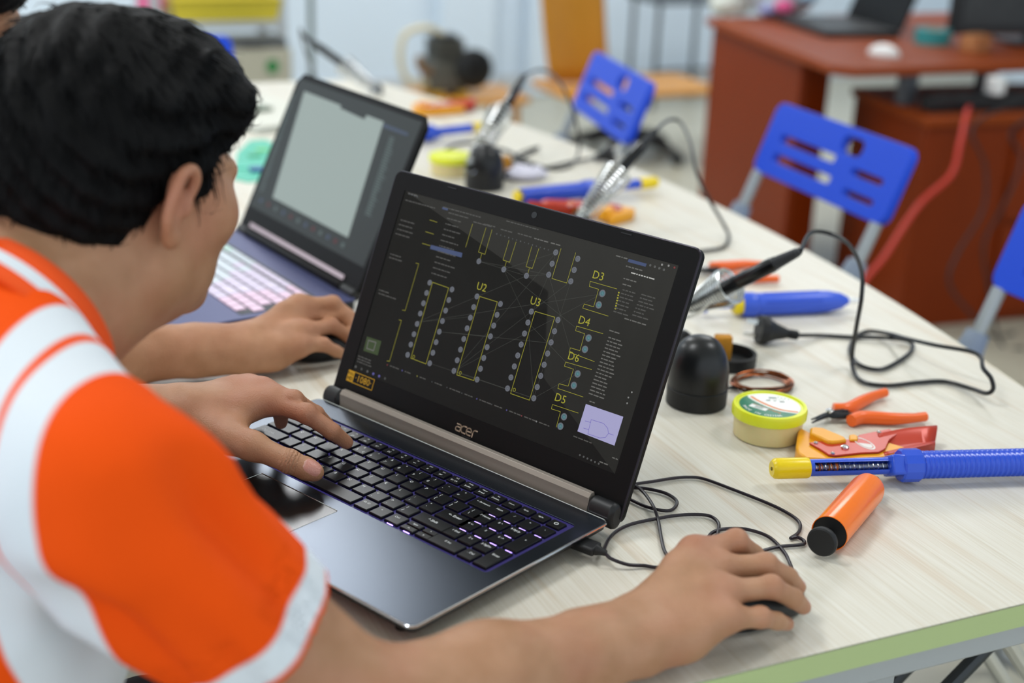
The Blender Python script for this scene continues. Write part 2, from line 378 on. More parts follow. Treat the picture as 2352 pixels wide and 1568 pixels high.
# USB plug in the side, lid, hinge
TH = .3904; LY, LZ0 = .2708, .0501
cs, sn = math.cos(TH), math.sin(TH)
def LP(x, s, n=0.0, th=TH, y0=LY, z0=LZ0): return (x, y0 + s * math.sin(th) - n * math.cos(th), z0 + s * math.cos(th) + n * math.sin(th))
def lidmx(th, y0, z0):
    m = Matrix.Identity(4); c, s = math.cos(th), math.sin(th)
    m[0][0] = 1; m[1][0] = 0; m[2][0] = 0
    m[0][1] = 0; m[1][1] = s; m[2][1] = c
    m[0][2] = 0; m[1][2] = -c; m[2][2] = s
    m[1][3] = y0; m[2][3] = z0
    return m
LM = lidmx(TH, LY, LZ0)
bm = NB(); prism(bm, rrect(0, -.0405, LW, .2120, .008), -.0072, .0006, LM); lid = obj('lid', bm, m_bezel, lap)
bm = NB(); prism(bm, [(.0187, 0), (.3629, 0), (.3629, .1936), (.0187, .1936)], -.0002, .01, LM); boolcut(lid, [bm])
bm = NB(); P = [V(LP(x, y, -.0006)) for x, y in rrect(.0004, -.0401, LW - .0004, .2116, .008)]; tube(bm, P, .0013, 8, closed=True); obj('lid_rim', bm, mat('dark_purple_rim', '2b2730', .3, .5), lid)
# display and everything drawn on it
m_scr = mat('screen_dark', '050505', .6, 0, .15, emis='383835', es=.95)
bm = NB(); prism(bm, [(.0189, .0002), (.3627, .0002), (.3627, .1934), (.0189, .1934)], -.0012, -.0002, LM); obj('display', bm, m_scr, lid)
UIC = {'yel': ('a9a52a', .8), 'pad': ('63676f', .9), 'padd': ('3c424b', .9), 'teal': ('4f7f86', .9), 'grey': ('6a6a66', .8), 'dim': ('4c4c49', .9), 'blue': ('3b4a70', .9), 'lav': ('a3a1c9', .95), 'pur': ('6b60b8', .9), 'grn': ('31431f', .9), 'wht': ('b6b6b2', .9), 'red': ('a0322c', .8), 'net': ('434640', 1.0), 'ind': ('6d68c0', .9)}
uim = []; uii = {}
for k, (c, s) in UIC.items(): uii[k] = len(uim); uim.append(mat('screen_' + k, '040404', .5, emis=c, es=s))
lapM = Matrix.Translation((-.5057, .4579, .75)) @ Matrix.Rotation(math.atan2(-.91065, .41318), 4, 'Z'); lapI = lapM.inverted()
N_w = np.array(lapM.to_3x3() @ Vector((0, -cs, sn))); P_w = np.array(lapM @ Vector(LP(.19, .09)))
def SP(cx, cy):          # a point read off the photographed screen -> its place on the display
    w = lapI @ V(onplane(740 + cx / 2.3056, 380 + cy / 2.3056, P_w, N_w)); return (w.x, (w.y - LY) * sn + (w.z - LZ0) * cs)
ui = NB()
def u_poly(pts, c, n=.00005):
    vs = [ui.verts.new(LM @ Vector((p[0], p[1], n))) for p in pts]; ui.faces.new(vs).material_index = uii[c]
def u_line(pts, c='yel', w=.00042, n=.0001):
    for a, b in zip(pts, pts[1:]):
        d = Vector((b[0] - a[0], b[1] - a[1]))
        if d.length < 1e-6: continue
        d.normalize(); q = Vector((-d.y, d.x)) * w / 2; e = d * w / 2
        u_poly([(a[0] - q.x - e.x, a[1] - q.y - e.y), (b[0] - q.x + e.x, b[1] - q.y + e.y), (b[0] + q.x + e.x, b[1] + q.y + e.y), (a[0] + q.x - e.x, a[1] + q.y - e.y)], c, n)
def L_(*p, c='yel', w=.00042): u_line([SP(*q) for q in p], c, w)
def pad(x, y, r=16, c='pad'):
    s = SP(x, y); k = r / 2.3056 * .00042
    u_poly(circ(s[0], s[1], k, 16), c, .00012); u_line(circ(s[0], s[1], k * .45, 10), 'padd', .0003, .00018)
def u_text(t, x, y, size, c='yel', bold=0.0):
    s = SP(x, y); put_text(ui, t, size, lambda X, Y: LM @ Vector((s[0] + X, s[1] + Y, .00015)), uii[c], bold)
def ring(x, y, r): 
    s = SP(x, y); k = r / 2.3056 * .00042; u_line(circ(s[0], s[1], k, 12) + [(s[0] + k, s[1])], 'yel', .0004)
# faint rat's-nest lines
rr = random.Random(3)
ends = [(500, 830), (620, 880), (790, 800), (890, 905), (1090, 830), (1210, 940), (830, 507), (962, 550), (1082, 584), (1480, 680), (1410, 913), (1350, 1103), (1120, 1232), (700, 1087), (570, 1047), (1200, 578), (1317, 613), (1240, 460)]
for i in range(26):
    a, b = rr.sample(ends, 2); L_(a, b, c='net', w=.00022)
for A, B, C_, D_, l0, l1, r0, r1, pin in (((585, 618), (670, 648), (550, 1050), (470, 1020), (570, 620), (453, 1002), (688, 656), (570, 1047), (485, 1012)), ((835, 693), (928, 722), (803, 1138), (713, 1108), (820, 693), (698, 1087), (944, 733), (821, 1133), (732, 1098)), ((1128, 772), (1232, 803), (1098, 1242), (998, 1207), (1108, 773), (982, 1180), (1249, 818), (1121, 1232), (1018, 1187))):
    L_(A, B, C_, D_, A, w=.0005); ring(pin[0], pin[1], 8)
    for k in range(8):
        t = k / 7; pad(l0[0] + (l1[0] - l0[0]) * t, l0[1] + (l1[1] - l0[1]) * t); pad(r0[0] + (r1[0] - r0[0]) * t, r0[1] + (r1[1] - r0[1]) * t)
for pts in (((797, 310), (760, 432)), ((868, 330), (828, 458), (862, 470), (900, 340)), ((990, 395), (958, 500), (993, 512), (1027, 405)), ((1110, 430), (1080, 535), (1113, 545), (1148, 440)), ((1265, 440), (1217, 598), (1295, 622), (1343, 462)), ((845, 468), (838, 492)), ((975, 510), (968, 535)), ((1097, 545), (1090, 570)), ((497, 517), (512, 520), (440, 768), (425, 765)), ((407, 817), (420, 820), (357, 1037), (343, 1034)), ((570, 288), (608, 300)), ((548, 350), (590, 363)), ((530, 412), (572, 424)),
            ((1560, 653), (1420, 613), (1415, 640), (1464, 655), (1438, 748), (1388, 733), (1380, 755), (1515, 797)), ((1487, 890), (1348, 850), (1342, 874), (1390, 890), (1365, 980), (1315, 965), (1308, 988), (1442, 1038)), ((1427, 1080), (1290, 1040), (1283, 1062), (1331, 1078), (1303, 1168), (1255, 1155), (1248, 1180), (1382, 1225)), ((1356, 1310), (1220, 1265), (1214, 1288), (1262, 1303), (1240, 1385))): L_(*pts)
for x, y in ((830, 507), (962, 550), (1082, 584), (1237, 460), (1218, 520), (1200, 578), (1354, 494), (1335, 553), (1317, 613)): pad(x, y)
for x, y in ((1484, 677), (1465, 738), (1411, 913), (1392, 973), (1353, 1103), (1333, 1164), (1281, 1330), (1262, 1380)): pad(x, y, 19, 'pad'); s = SP(x, y); u_poly(circ(s[0], s[1], .0024, 12), 'teal', .00014)
for t, x, y in (('U2', 845, 645), ('U3', 1130, 722), ('D3', 1463, 585), ('D4', 1388, 825), ('D6', 1332, 1015), ('D5', 1262, 1235)): u_text(t, x, y, .0108, 'yel')
u_poly([SP(*q) for q in ((1397, 1262), (1595, 1330), (1548, 1483), (1352, 1407))], 'lav', .0001)
gate = [(1425, 1345), (1407, 1420)] + [(1407 + 63 * t, 1420 + 22 * t) for t in (.5, 1)] + [(1500, 1440), (1517, 1418), (1512, 1390), (1490, 1365)] + [(1425, 1345)]
u_line([SP(*q) for q in gate], 'pur', .0004, .00018)
for a, b in (((1393, 1352), (1422, 1360)), ((1385, 1390), (1412, 1398)), ((1517, 1418), (1543, 1427))): u_line([SP(*a), SP(*b)], 'pur', .0004, .00018)
u_poly([SP(*q) for q in ((576, 420), (743, 463), (738, 487), (571, 441))], 'blue'); u_poly([SP(*q) for q in ((1624, 494), (1719, 520), (1713, 536), (1618, 510))], 'blue'); u_poly([SP(*q) for q in ((638, 219), (668, 227), (664, 238), (635, 230))], 'blue')
u_poly([SP(*q) for q in ((238, 905), (314, 930), (294, 1005), (218, 980))], 'grn'); L_((246, 925), (285, 937), (272, 980), (236, 968), (246, 925), c='grey', w=.0012)
def words(x0, y0, n, dx=.0, dy=0., c='dim', size=.0030, width=60):
    """a line of small interface text, too small in the picture to be read: dashes of word length"""
    for i in range(n):
        x, y = x0 + dx * i, y0 + dy * i; L = rr.uniform(.55, 1.0) * width
        s = SP(x, y); k = L / 2.3056 * .00052; x_ = s[0]
        while x_ < s[0] + k:
            w = rr.uniform(.0016, .006); u_poly([(x_, s[1]), (x_ + w, s[1]), (x_ + w, s[1] + .0011), (x_, s[1] + .0011)], c, .00008); x_ += w + .0009
words(668, 252, 12, -8.2, 29, width=110); words(640, 222, 1, width=260); words(455, 150, 1, width=70, c='grey'); words(440, 185, 1, width=330); words(415, 290, 4, -9, 24, width=130); words(360, 470, 2, -6, 18, width=90); words(300, 660, 2, -3, 18, width=110)
words(975, 296, 1, width=190); words(800, 300, 1, width=100); words(858, 312, 1, width=80); words(945, 340, 1, width=80); words(1035, 362, 1, width=85); words(1122, 388, 1, width=90, c='grey'); words(1210, 412, 1, width=80, c='grey')
for k in range(14): pad(925 + 21 * k, 362 + 6.5 * k, 4, 'dim' if k % 3 else 'grey')
words(1555, 480, 1, width=60, c='grey'); words(1608, 535, 1, width=80, c='grey'); words(1635, 570, 1, width=140, c='wht'); words(1595, 600, 1, width=60, c='grey'); words(1590, 630, 1, width=40, c='grey')
words(1590, 660, 7, -8, 19, width=70, c='dim'); words(1690, 685, 7, -8, 18, width=80, c='dim'); words(1600, 812, 1, width=120, c='grey'); words(1520, 875, 1, width=60, c='grey')
words(1515, 912, 17, -6.5, 18.5, width=90, c='grey'); words(1415, 1250, 1, width=40, c='grey'); words(1330, 1435, 1, width=150, c='dim')
for k in range(7): u_poly([SP(*q) for q in ((1568 - 3 * k, 668 + 14 * k), (1576 - 3 * k, 670 + 14 * k), (1574 - 3 * k, 678 + 14 * k), (1566 - 3 * k, 676 + 14 * k))], 'yel')
for x, y in ((1712, 1190), (1640, 1200), (1622, 1228), (1615, 1258)): pad(x, y, 4, 'wht')
for k, c in enumerate(('grey', 'dim', 'grey', 'ind', 'ind', 'dim')): pad(178 + 31 * k, 1065 + 12.5 * k, 7, c)
for k, c in enumerate(('red', 'ind', 'yel', 'dim', 'dim', 'dim', 'pur', 'dim', 'pur', 'red', 'wht')): pad(345 + 79 * k, 1055 + 30 * k, 4, c); words(358 + 79 * k, 1062 + 30 * k, 1, width=52, c='dim')
words(190, 1010, 3, -3, 14, width=100, c='dim'); 
for k in range(6): pad(1365 + 20 * k, 1533 + 9 * k, 5, 'grey')
words(1468, 1570, 1, width=34, c='grey'); words(1535, 1548, 1, width=26, c='grey'); pad(1800, 525, 5, 'wht'); pad(1835, 530, 5, 'wht'); pad(1866, 540, 5, 'red')
for k in range(4): pad(1738 + 24 * k, 528 + 8 * k, 6, 'grey')
for k in range(4): pad(462 + 14 * k, 150 + 5 * k, 4, 'pad')
o = obj('screen_image', ui, uim, lid, smooth=0, kind='stuff')
o['label'] = 'circuit-board layout of chip footprints U2, U3 and D3 to D6'
# bezel print
m_logo = mat('pale_gold_print', 'b7a48e', .4, .3); m_sticker = mat('yellow_sticker', 'd9a514', .5)
bm = NB()
def stroke(pts, w, sc, ox, oy, n=.0009):
    for a, b in zip(pts, pts[1:]):
        d = Vector((b[0] - a[0], b[1] - a[1])).normalized(); q = Vector((-d.y, d.x)) * w / 2; e = d * w * .3
        bm.faces.new([bm.verts.new(LM @ Vector((ox + sc * x, oy + sc * y, n))) for x, y in ((a[0] - q.x - e.x, a[1] - q.y - e.y), (b[0] - q.x + e.x, b[1] - q.y + e.y), (b[0] + q.x + e.x, b[1] + q.y + e.y), (a[0] + q.x - e.x, a[1] + q.y - e.y))])
def arc(cx, cy, rx, ry, a0, a1, n=12): return [(cx + rx * math.cos(math.radians(a0 + (a1 - a0) * k / n)), cy + ry * math.sin(math.radians(a0 + (a1 - a0) * k / n))) for k in range(n + 1)]
lx, ly, ls = .1815, -.0140, .0076
sw = .17
# a c e r in rounded strokes with slanted joints
stroke([(-.32, .43), (.18, .43)] + arc(.18, .13, .27, .30, 90, 0, 6) + [(.38, -.42)], sw, ls, lx - .0045, ly)
stroke([(.42, .08), (-.12, .08)] + arc(-.12, -.17, .27, .25, 90, 270, 8) + [(.38, -.42)], sw, ls, lx - .0045, ly)
stroke([(.42, .43), (.0, .43)] + arc(.0, 0, .40, .43, 90, 270, 12) + [(.42, -.43)], sw, ls, lx + .0025, ly)
stroke([(-.36, .0), (.42, .0)] + arc(.0, .05, .42, .38, 0, 180, 12) + arc(.0, 0, .42, .43, 180, 270, 8) + [(.4, -.43)], sw, ls, lx + .0095, ly)
stroke([(-.3, -.5), (-.3, .05)] + arc(.05, .08, .35, .35, 180, 90, 6) + [(.35, .43)], sw, ls, lx + .0170, ly)
obj('maker_logo', bm, m_logo, lid, smooth=0, kind='stuff')
bm = NB()
x0, x1, s0, s1 = .0150, .0540, -.0128, -.0008
def sq(a, b, c, d, n, mi): bm.faces.new([bm.verts.new(LM @ Vector(p)) for p in ((a, b, n), (c, b, n), (c, d, n), (a, d, n))]).material_index = mi
sq(x0, s0, x1, s1, .0008, 1); sq(x0, s0, x0 + .0095, s1, .0009, 0)
for a, b, c, d in ((x0, s1 - .0007, x1, s1), (x0, s0, x1, s0 + .0007), (x1 - .0007, s0, x1, s1)): sq(a, b, c, d, .0009, 0)
put_text(bm, '·1080·', .0098, lambda X, Y: LM @ Vector((x0 + .0240 + X, (s0 + s1) / 2 + Y, .0010)), 0)
put_text(bm, 'FULL', .0040, lambda X, Y: LM @ Vector((x0 + .0047 + X, s1 - .0034 + Y, .0011)), 1, .01); put_text(bm, 'HD', .0052, lambda X, Y: LM @ Vector((x0 + .0047 + X, s0 + .0036 + Y, .0011)), 1, .02)
obj('resolution_sticker', bm, [m_sticker, m_bezel], lid, smooth=0, kind='stuff')
bm = NB(); lathe(bm, [(.0032, 0), (.0032, .0003)], 20, Matrix.Translation(LP(.1915, .2034, .0006)) @ LM.to_3x3().to_4x4()); wc = obj('webcam', bm, mat('webcam_glass', '1c1d1f', .15), lid)
for x, s in ((.081, .2085), (.300, .2085), (.19, -.02)):
    bm = NB(); box(bm, x - .006, s - .0006, .0006, x + .006, s + .0006, .0011, mx=LM); obj('rubber_bumper', bm, m_black, lid)
# hinge
def xprism(bm, poly, x0, x1, mi=0):
    a = [bm.verts.new((x0, p[0], p[1])) for p in poly]; b = [bm.verts.new((x1, p[0], p[1])) for p in poly]
    bm.faces.new(a); bm.faces.new(b[::-1])
    for i in range(len(poly)): bm.faces.new((a[i], b[i], b[(i + 1) % len(poly)], a[(i + 1) % len(poly)])).material_index = mi
bm = NB(); xprism(bm, [(.2478, .0160), (.2482, .0308), (.2513, .0345), (.2560, .0345), (.2600, .0150)], .0240, .3525); obj('hinge_cover', bm, m_tan, lap, bevel=.0004)
for x0, x1 in ((.0005, .0240), (.3525, .3811)):
    bm = NB(); prof = [(.2535 + .0100 * math.cos(a), .0205 + .0125 * math.sin(a)) for a in [2 * pi * k / 20 for k in range(20)]]
    xprism(bm, prof, x0, x1); obj('hinge_cap', bm, m_black, lap, bevel=.004)
# ---- second laptop
W2, D2 = .362, .252
lap2 = thing('laptop', 'open laptop with slate blue deck and glowing pale keys', 'laptop', (-.4624, 1.163, .75), math.atan2(-.98234, .18711))
m_slate = mat('slate_blue_metal', '4b5079', .45, .35, bump=(700, .05, .0002))
bm = NB(); prism(bm, rrect(.001, .001, W2 - .001, D2 - .001, .008), .003, .0165); obj('base', bm, m_black, lap2, bevel=.001)
for x, y in ((.03, .02), (W2 - .03, .02), (.03, D2 - .02), (W2 - .03, D2 - .02)):
    bm = NB(); lathe(bm, [(.006, 0), (.006, .0032)], 12, Matrix.Translation((x, y, 0))); obj('rubber_foot', bm, m_black, lap2)
bm = NB(); prism(bm, rrect(0, 0, W2, D2, .009), .0165, .0195); obj('deck', bm, m_slate, lap2, bevel=.0006)
bm = NB(); prism(bm, rrect(.012, .098, W2 - .012, .209, .004), .0195, .0199); kb2 = obj('keyboard', bm, mat('grey_key_bed', '262c36', .5), lap2)
kcols = [mat('pale_lit_key_%d' % i, c, .4, emis=c, es=.55) for i, c in enumerate(('a9c4bd', 'b3bcc4', 'b9b0c4', 'c2a9bd'))]
protos = {}
for r in range(6):
    y = .106 + r * .0182; d = .0145 if r < 5 else .010
    x = .0145; widths = {0: [.0225, .016, .016, .016, .095] + [.0152] * 9, 1: [.042] + [.0155] * 10 + [.033] + [.0155] * 4, 2: [.032] + [.0155] * 11 + [.026] + [.0155] * 3, 3: [.026] + [.0155] * 12 + [.016] + [.0155] * 3, 4: [.0155] * 13 + [.028] + [.0155] * 3, 5: [.0150] * 18}[r]
    for w in widths:
        if x + w > W2 - .012: break
        k = min(3, max(0, int((x + rr.uniform(-.03, .03)) / W2 * 4))); kk = (round(w, 4), d, k)
        if kk not in protos: protos[kk] = key(x + w / 2, y, w, d, [], par=kb2, mk=(kcols[k],), z0=.0199, z1=.0216)
        else:
            c = protos[kk].copy(); COL.objects.link(c); c.location = (x + w / 2, y, .0199)
        x += w + .0027
th2 = .44; A2 = (D2 + .002, .0260)
M2 = lidmx(th2, *A2)
def ch(x0, y0, x1, y1, c): return [(x0, y0), (x1, y0), (x1, y1 - c), (x1 - c, y1), (x0 + c, y1), (x0, y1 - c)]
bm = NB(); prism(bm, ch(.004, .0, W2 - .004, .238, .014), -.008, 0, M2); lid2 = obj('lid', bm, m_bezel, lap2, bevel=.001)
m_s2 = mat('second_screen_dark', '060606', .5, emis='2c3333', es=.75)
bm = NB(); prism(bm, [(.012, .032), (W2 - .012, .032), (W2 - .012, .2295), (.012, .2295)], 0, .0004, M2); obj('display', bm, m_s2, lid2)
l2M = Matrix.Translation((-.4624, 1.163, .75)) @ Matrix.Rotation(math.atan2(-.98234, .18711), 4, 'Z'); l2I = l2M.inverted()
N2 = np.array(l2M.to_3x3() @ Vector((0, -math.cos(th2), math.sin(th2)))); P2 = np.array(l2M @ M2 @ Vector((.18, .12, .0005)))
def SQ(cx, cy):
    w = M2.inverted() @ (l2I @ V(onplane(540 + cx / 3.646, 130 + cy / 3.646, P2, N2))); return (w.x, w.y)
bm = NB()
c2 = [mat('second_screen_page', '050505', .5, emis='98a6a2', es=.95), MATS['screen_dim'], mat('second_screen_blue', '050505', .5, emis='3f4c63', es=.9), mat('second_screen_red', '050505', .5, emis='5b2228', es=.8), mat('second_screen_text', '050505', .5, emis='52605f', es=.9), m_s2]
def s2(pts, mi, n): bm.faces.new([bm.verts.new(M2 @ Vector((p[0], p[1], n))) for p in pts]).material_index = mi
s2([SQ(*q) for q in ((580, 290), (1245, 545), (945, 1515), (315, 1180))], 0, .0006)
s2([SQ(*q) for q in ((892, 403), (1102, 490), (1085, 527), (880, 432))], 5, .0008)
for k in range(30):
    x, y = 1290 - 7 * k, 680 + 22 * k; a = SQ(x, y); s2([(a[0], a[1]), (a[0] + rr.uniform(.012, .026), a[1]), (a[0] + .012, a[1] + .0022), (a[0], a[1] + .0022)], 4, .0006)
for k in range(34):
    x, y = 480 - 8 * k, 330 + 24 * k; a = SQ(x, y); s2([(a[0] - .004, a[1]), (a[0] + rr.uniform(.004, .012), a[1]), (a[0] + .006, a[1] + .0022), (a[0] - .004, a[1] + .0022)], 4, .0006)
s2([SQ(*q) for q in ((1245, 560), (1450, 640), (1445, 665), (1238, 590))], 2, .0006)
for k in range(12):
    x, y = 200 + 62 * k, 1215 + 34 * k; a = SQ(x, y); s2([(a[0], a[1]), (a[0] + .008, a[1]), (a[0] + .008, a[1] + .006), (a[0], a[1] + .006)], (2, 3, 4)[k % 3], .0006)
obj('screen_image', bm, c2, lid2, smooth=0, kind='stuff')
bm = NB(); box(bm, .035, .005, .0002, W2 - .045, .0112, .0016, mx=M2); obj('light_strip', bm, mat('pinkish_satin_metal', 'c9b7bd', .25, .3), lid2)
bm = NB(); box(bm, .034, D2 - .006, .0125, W2 - .040, D2 + .006, .0290); obj('hinge_bar', bm, m_bezel, lap2, bevel=.003)
for x0, x1 in ((.006, .034), (W2 - .040, W2 - .006)):
    bm = NB(); xprism(bm, [(D2 + .002 + .008 * math.cos(2 * pi * k / 14), .021 + .008 * math.sin(2 * pi * k / 14)) for k in range(14)], x0, x1); obj('hinge_cap', bm, m_black, lap2, bevel=.002)
# ================================================================ tools on the table
m_blue = mat('blue_glossy_plastic', '2f55d0', .22, 0, .5)
m_blue2 = mat('blue_plastic', '3c5fd8', .3)
m_yel = mat('yellow_plastic', 'f2d40f', .3)
m_org = mat('orange_plastic', 'f4681d', .32)
m_orgt = mat('orange_translucent_plastic', 'ff7a14', .2, sss=.2)
m_red = mat('red_painted_steel', 'c23a22', .3, .1)
m_amber = mat('amber_plastic', 'f0a51c', .35)
m_rubber = mat('black_rubber', '141517', .5)
m_wire = mat('bright_steel_wire', 'd9dcdc', .18, 1.0)
m_cord = mat('black_cord', '16181a', .38)
m_cord2 = mat('dark_violet_cord', '1d141f', .38)
m_white = mat('white_plastic', 'e8e8e6', .4)
m_copper = mat('copper_enamel_wire', '8a4a24', .3, .8)
m_dk = mat('blackened_steel', '2b2d30', .35, .7)
def axis_thing(name, label, cat, a, b, group=None):
    m = axis_mx(a, b); return thing(name, label, cat, a, rot=m.to_euler(), group=group)
def roll_thing(t, ang): 
    t.rotation_euler = (t.rotation_euler.to_matrix() @ Matrix.Rotation(ang, 3, 'Z')).to_euler()
# ---- desoldering pump: nozzle at z=0, thumb end at the far end
def pump(label, a, b, group='blue desoldering pumps', ribs=True, L=.31):
    t = axis_thing('desoldering_pump', label, 'desoldering pump', a, b, group)
    bm = NB(); lathe(bm, [(.0035, -.0005), (.0075, -.0008), (.0098, .002), (.0102, .005), (.0102, .034), (.0095, .036), (.0085, .036)], 24); obj('nozzle_cap', bm, m_yel, t)
    bm = NB(); lathe(bm, [(.0018, -.0012), (.0018, .003)], 10); obj('nozzle_hole_shade', bm, mat('nozzle_shadow', '6b5d10', .6), t)  # solid stub, the shade inside the nozzle put into its dark yellow
    bm = NB(); lathe(bm, [(.0084, .035), (.0084, .1265)], 24); tb = obj('tube', bm, m_blue, t)
    bm = NB(); box(bm, -.03, -.0042, .040, .0, .0042, .122); b2 = NB(); lathe(b2, [(.0064, .0365), (.0064, .125)], 20); boolcut(tb, [bm, b2])
    bm = NB(); n = 17; tube(bm, [(.0046 * math.cos(2 * pi * k / 12), .0046 * math.sin(2 * pi * k / 12), .040 + .082 * k / (n * 12)) for k in range(n * 12 + 1)], .00055, 5); obj('spring', bm, m_wire, t)
    bm = NB(); lathe(bm, [(.0022, .036), (.0022, .124)], 10); obj('plunger_rod', bm, mat('pale_rod', '9fa7b8', .3, .4), t)
    for z in (.046, .056, .062): 
        bm = NB(); lathe(bm, [(.0040, z), (.0040, z + .003)], 12); obj('solder_residue', bm, mat('burnt_orange_residue', 'b8622a', .5), t)
    bm = NB(); box(bm, -.0135, -.010, .116, .0135, .010, .134); obj('latch_block', bm, m_blue, t, bevel=.0025)
    bm = NB(); lathe(bm, [(.0150, .128), (.0165, .130), (.0165, .147), (.0150, .149)], 12); obj('collar_nut', bm, m_blue, t, smooth=20)
    prof = [(.0120, .148)]
    z = .150
    while z < (.268 if ribs else .152):
        prof += [(.0128, z), (.0138, z + .0012), (.0138, z + .0034), (.0128, z + .0044)]; z += .0052
    prof += [(.0128, z), (.0128, L - .02), (.0105, L - .004), (.0090, L)]
    bm = NB(); lathe(bm, prof, 32); obj('ribbed_barrel', bm, m_blue, t)
    bm = NB(); lathe(bm, [(.004, L), (.004, L + .02), (.010, L + .021), (.011, L + .027), (.009, L + .030)], 20); obj('thumb_plunger', bm, m_yel, t)
    return t
a = onz(1774, 1076, .7690); b = onz(2352, 1061, .7680)
P1 = pump('blue ribbed desoldering pump with a yellow nozzle cap, touching the wire stripper', a, b); roll_thing(P1, 0)
# face the window of the tube towards the room
def aim_roll(t, a, b, d):
    m = axis_mx(a, b).to_3x3(); v = m.inverted() @ V(d); ang = math.atan2(v.y, v.x) - pi; t.rotation_euler = (m @ Matrix.Rotation(ang, 3, 'Z')).to_euler()
aim_roll(P1, a, b, (-.1, -.85, .5))
a = onz(1508, 418, .7690); b = onz(1330, 437, .7680); dv = (b - a) / np.linalg.norm(b - a)
pump('blue ribbed desoldering pump with a yellow cap lying behind the circuit-board laptop', a, b, L=.25)
a = onz(1118, 290, .7690); b = onz(985, 305, .7680)
pump('blue desoldering pump lying behind the slate laptop lid', a, b)
# fluted pump under the coil holder
a = onz(1972, 689, .7650); b = onz(1700, 700, .7655)
t = axis_thing('fluted_desoldering_pump', 'blue fluted desoldering pump with a white tip beside the chrome coil', 'desoldering pump', a, b, 'blue desoldering pumps')
bm = NB(); lathe(bm, [(.0022, 0), (.0030, .002), (.0045, .020)], 14); obj('white_tip', bm, mat('white_ptfe', 'f4f6f8', .35), t)
bm = NB(); pr = [(.0052, .016), (.0105, .026), (.0142, .045), (.0148, .060), (.0148, .142), (.0142, .146), (.0152, .147), (.0162, .150), (.0162, .163), (.0140, .167)]; lathe(bm, pr, 32); obj('body', bm, m_blue2, t)
for k in range(5):
    an = pi * (.15 + .35 * k); bm = NB(); tube(bm, [(.0146 * math.cos(an), .0146 * math.sin(an), .058), (.0146 * math.cos(an), .0146 * math.sin(an), .138)], .0012, 6); obj('flute', bm, m_blue, t)
bm = NB(); lathe(bm, [(.0125, .165), (.0125, .176), (.010, .178)], 20); obj('plunger_cap', bm, m_yel, t)
bm = NB(); lathe(bm, [(.004, .177), (.004, .215), (.009, .216), (.009, .222)], 16); obj('plunger_rod', bm, m_blue2, t)
# ---- orange hand pump
a = onz(1889, 1243, .7668); b = onz(2010, 1104, .7668)
t = axis_thing('mini_solder_pump', 'orange tube solder pump with a round black plunger button', 'desoldering pump', a, b)
LL = float(np.linalg.norm(b - a))
bm = NB(); lathe(bm, [(.0010, -.003), (.0120, -.0032), (.0133, -.002), (.0136, .0), (.0130, .0025), (.0050, .0035), (.0040, .010), (.0040, .030)], 28); obj('plunger_button', bm, m_rubber, t)
bm = NB(); lathe(bm, [(.0162, .0180), (.0162, LL - .026), (.0150, LL - .019), (.0080, LL - .017), (.0080, LL - .026)], 36, cap=False); obj('barrel', bm, m_orgt, t)
bm = NB(); lathe(bm, [(.0155, .0200), (.0155, .024), (.0100, .0245)], 32); e_ = obj('end_cap', bm, m_rubber, t)
bm = NB(); lathe(bm, [(.0158, .0176), (.0164, .0178), (.0164, .0200), (.0158, .0200)], 36, cap=False); obj('barrel_lip', bm, m_orgt, t)
bm = NB(); lathe(bm, [(.0078, LL - .022), (.0070, LL - .014), (.0045, LL - .004), (.0032, LL + .004)], 20); obj('nozzle', bm, m_rubber, t)
# ---- side cutters
def C8(x, y): return (1640 + x / 3.303, 860 + y / 3.303)
def cutters(label, pts, z=.7575, grp=None):
    """pts: functions of pixels -> two handles, head"""
    h1, h2, head1, head2, piv = pts
    o = onz(*piv, .75); t = thing('side_cutters', label, 'pliers', o, 0, grp); t.location.z = .75
    def loc(p, zz): return onz(p[0], p[1], zz) - np.array([o[0], o[1], .75])
    for h in (h1, h2):
        P = spl([loc(p, z) for p in h], 6); n = len(P); bm = NB(); tube(bm, P, [.0052 + .0022 * math.sin(pi * min(1, i / n + .25)) for i in range(n)], 12); obj('handle', bm, m_org, t)
    for h in (head1, head2):
        P = [loc(p, z + .0005) for p in h]; bm = NB(); tube(bm, spl(P, 4), [.0040, .0040, .0040, .0040, .0042, .0044, .0040, .0030, .0028, .0026, .0020, .0014, .0010][:len(spl(P, 4))], 8, flat=.8); obj('jaw', bm, m_dk, t)
    bm = NB(); lathe(bm, [(.0045, -.005), (.0045, .0052), (.0025, .0062)], 16, Matrix.Translation(V(loc(piv, z)))); obj('pivot', bm, m_chrome, t)
    return t
cutters('orange handled side cutters beside the yellow-lidded paste jar', ([C8(905, 262), C8(1010, 262), C8(1120, 205), C8(1220, 160), C8(1300, 135)], [C8(1040, 350), C8(1130, 325), C8(1350, 335), C8(1500, 330), C8(1605, 318)], [C8(1060, 310), C8(930, 310), C8(850, 315), C8(745, 365)], [C8(1020, 268), C8(930, 290), C8(860, 300), C8(740, 340)], C8(875, 302)))
cutters('orange handled side cutters behind the chrome coil holder', ([(1632, 612), (1670, 610), (1715, 606), (1756, 608)], [(1660, 638), (1700, 636), (1745, 640), (1788, 640)], [(1650, 628), (1625, 622), (1605, 622), (1580, 628)], [(1650, 616), (1628, 618), (1605, 618), (1578, 622)], (1618, 620)))
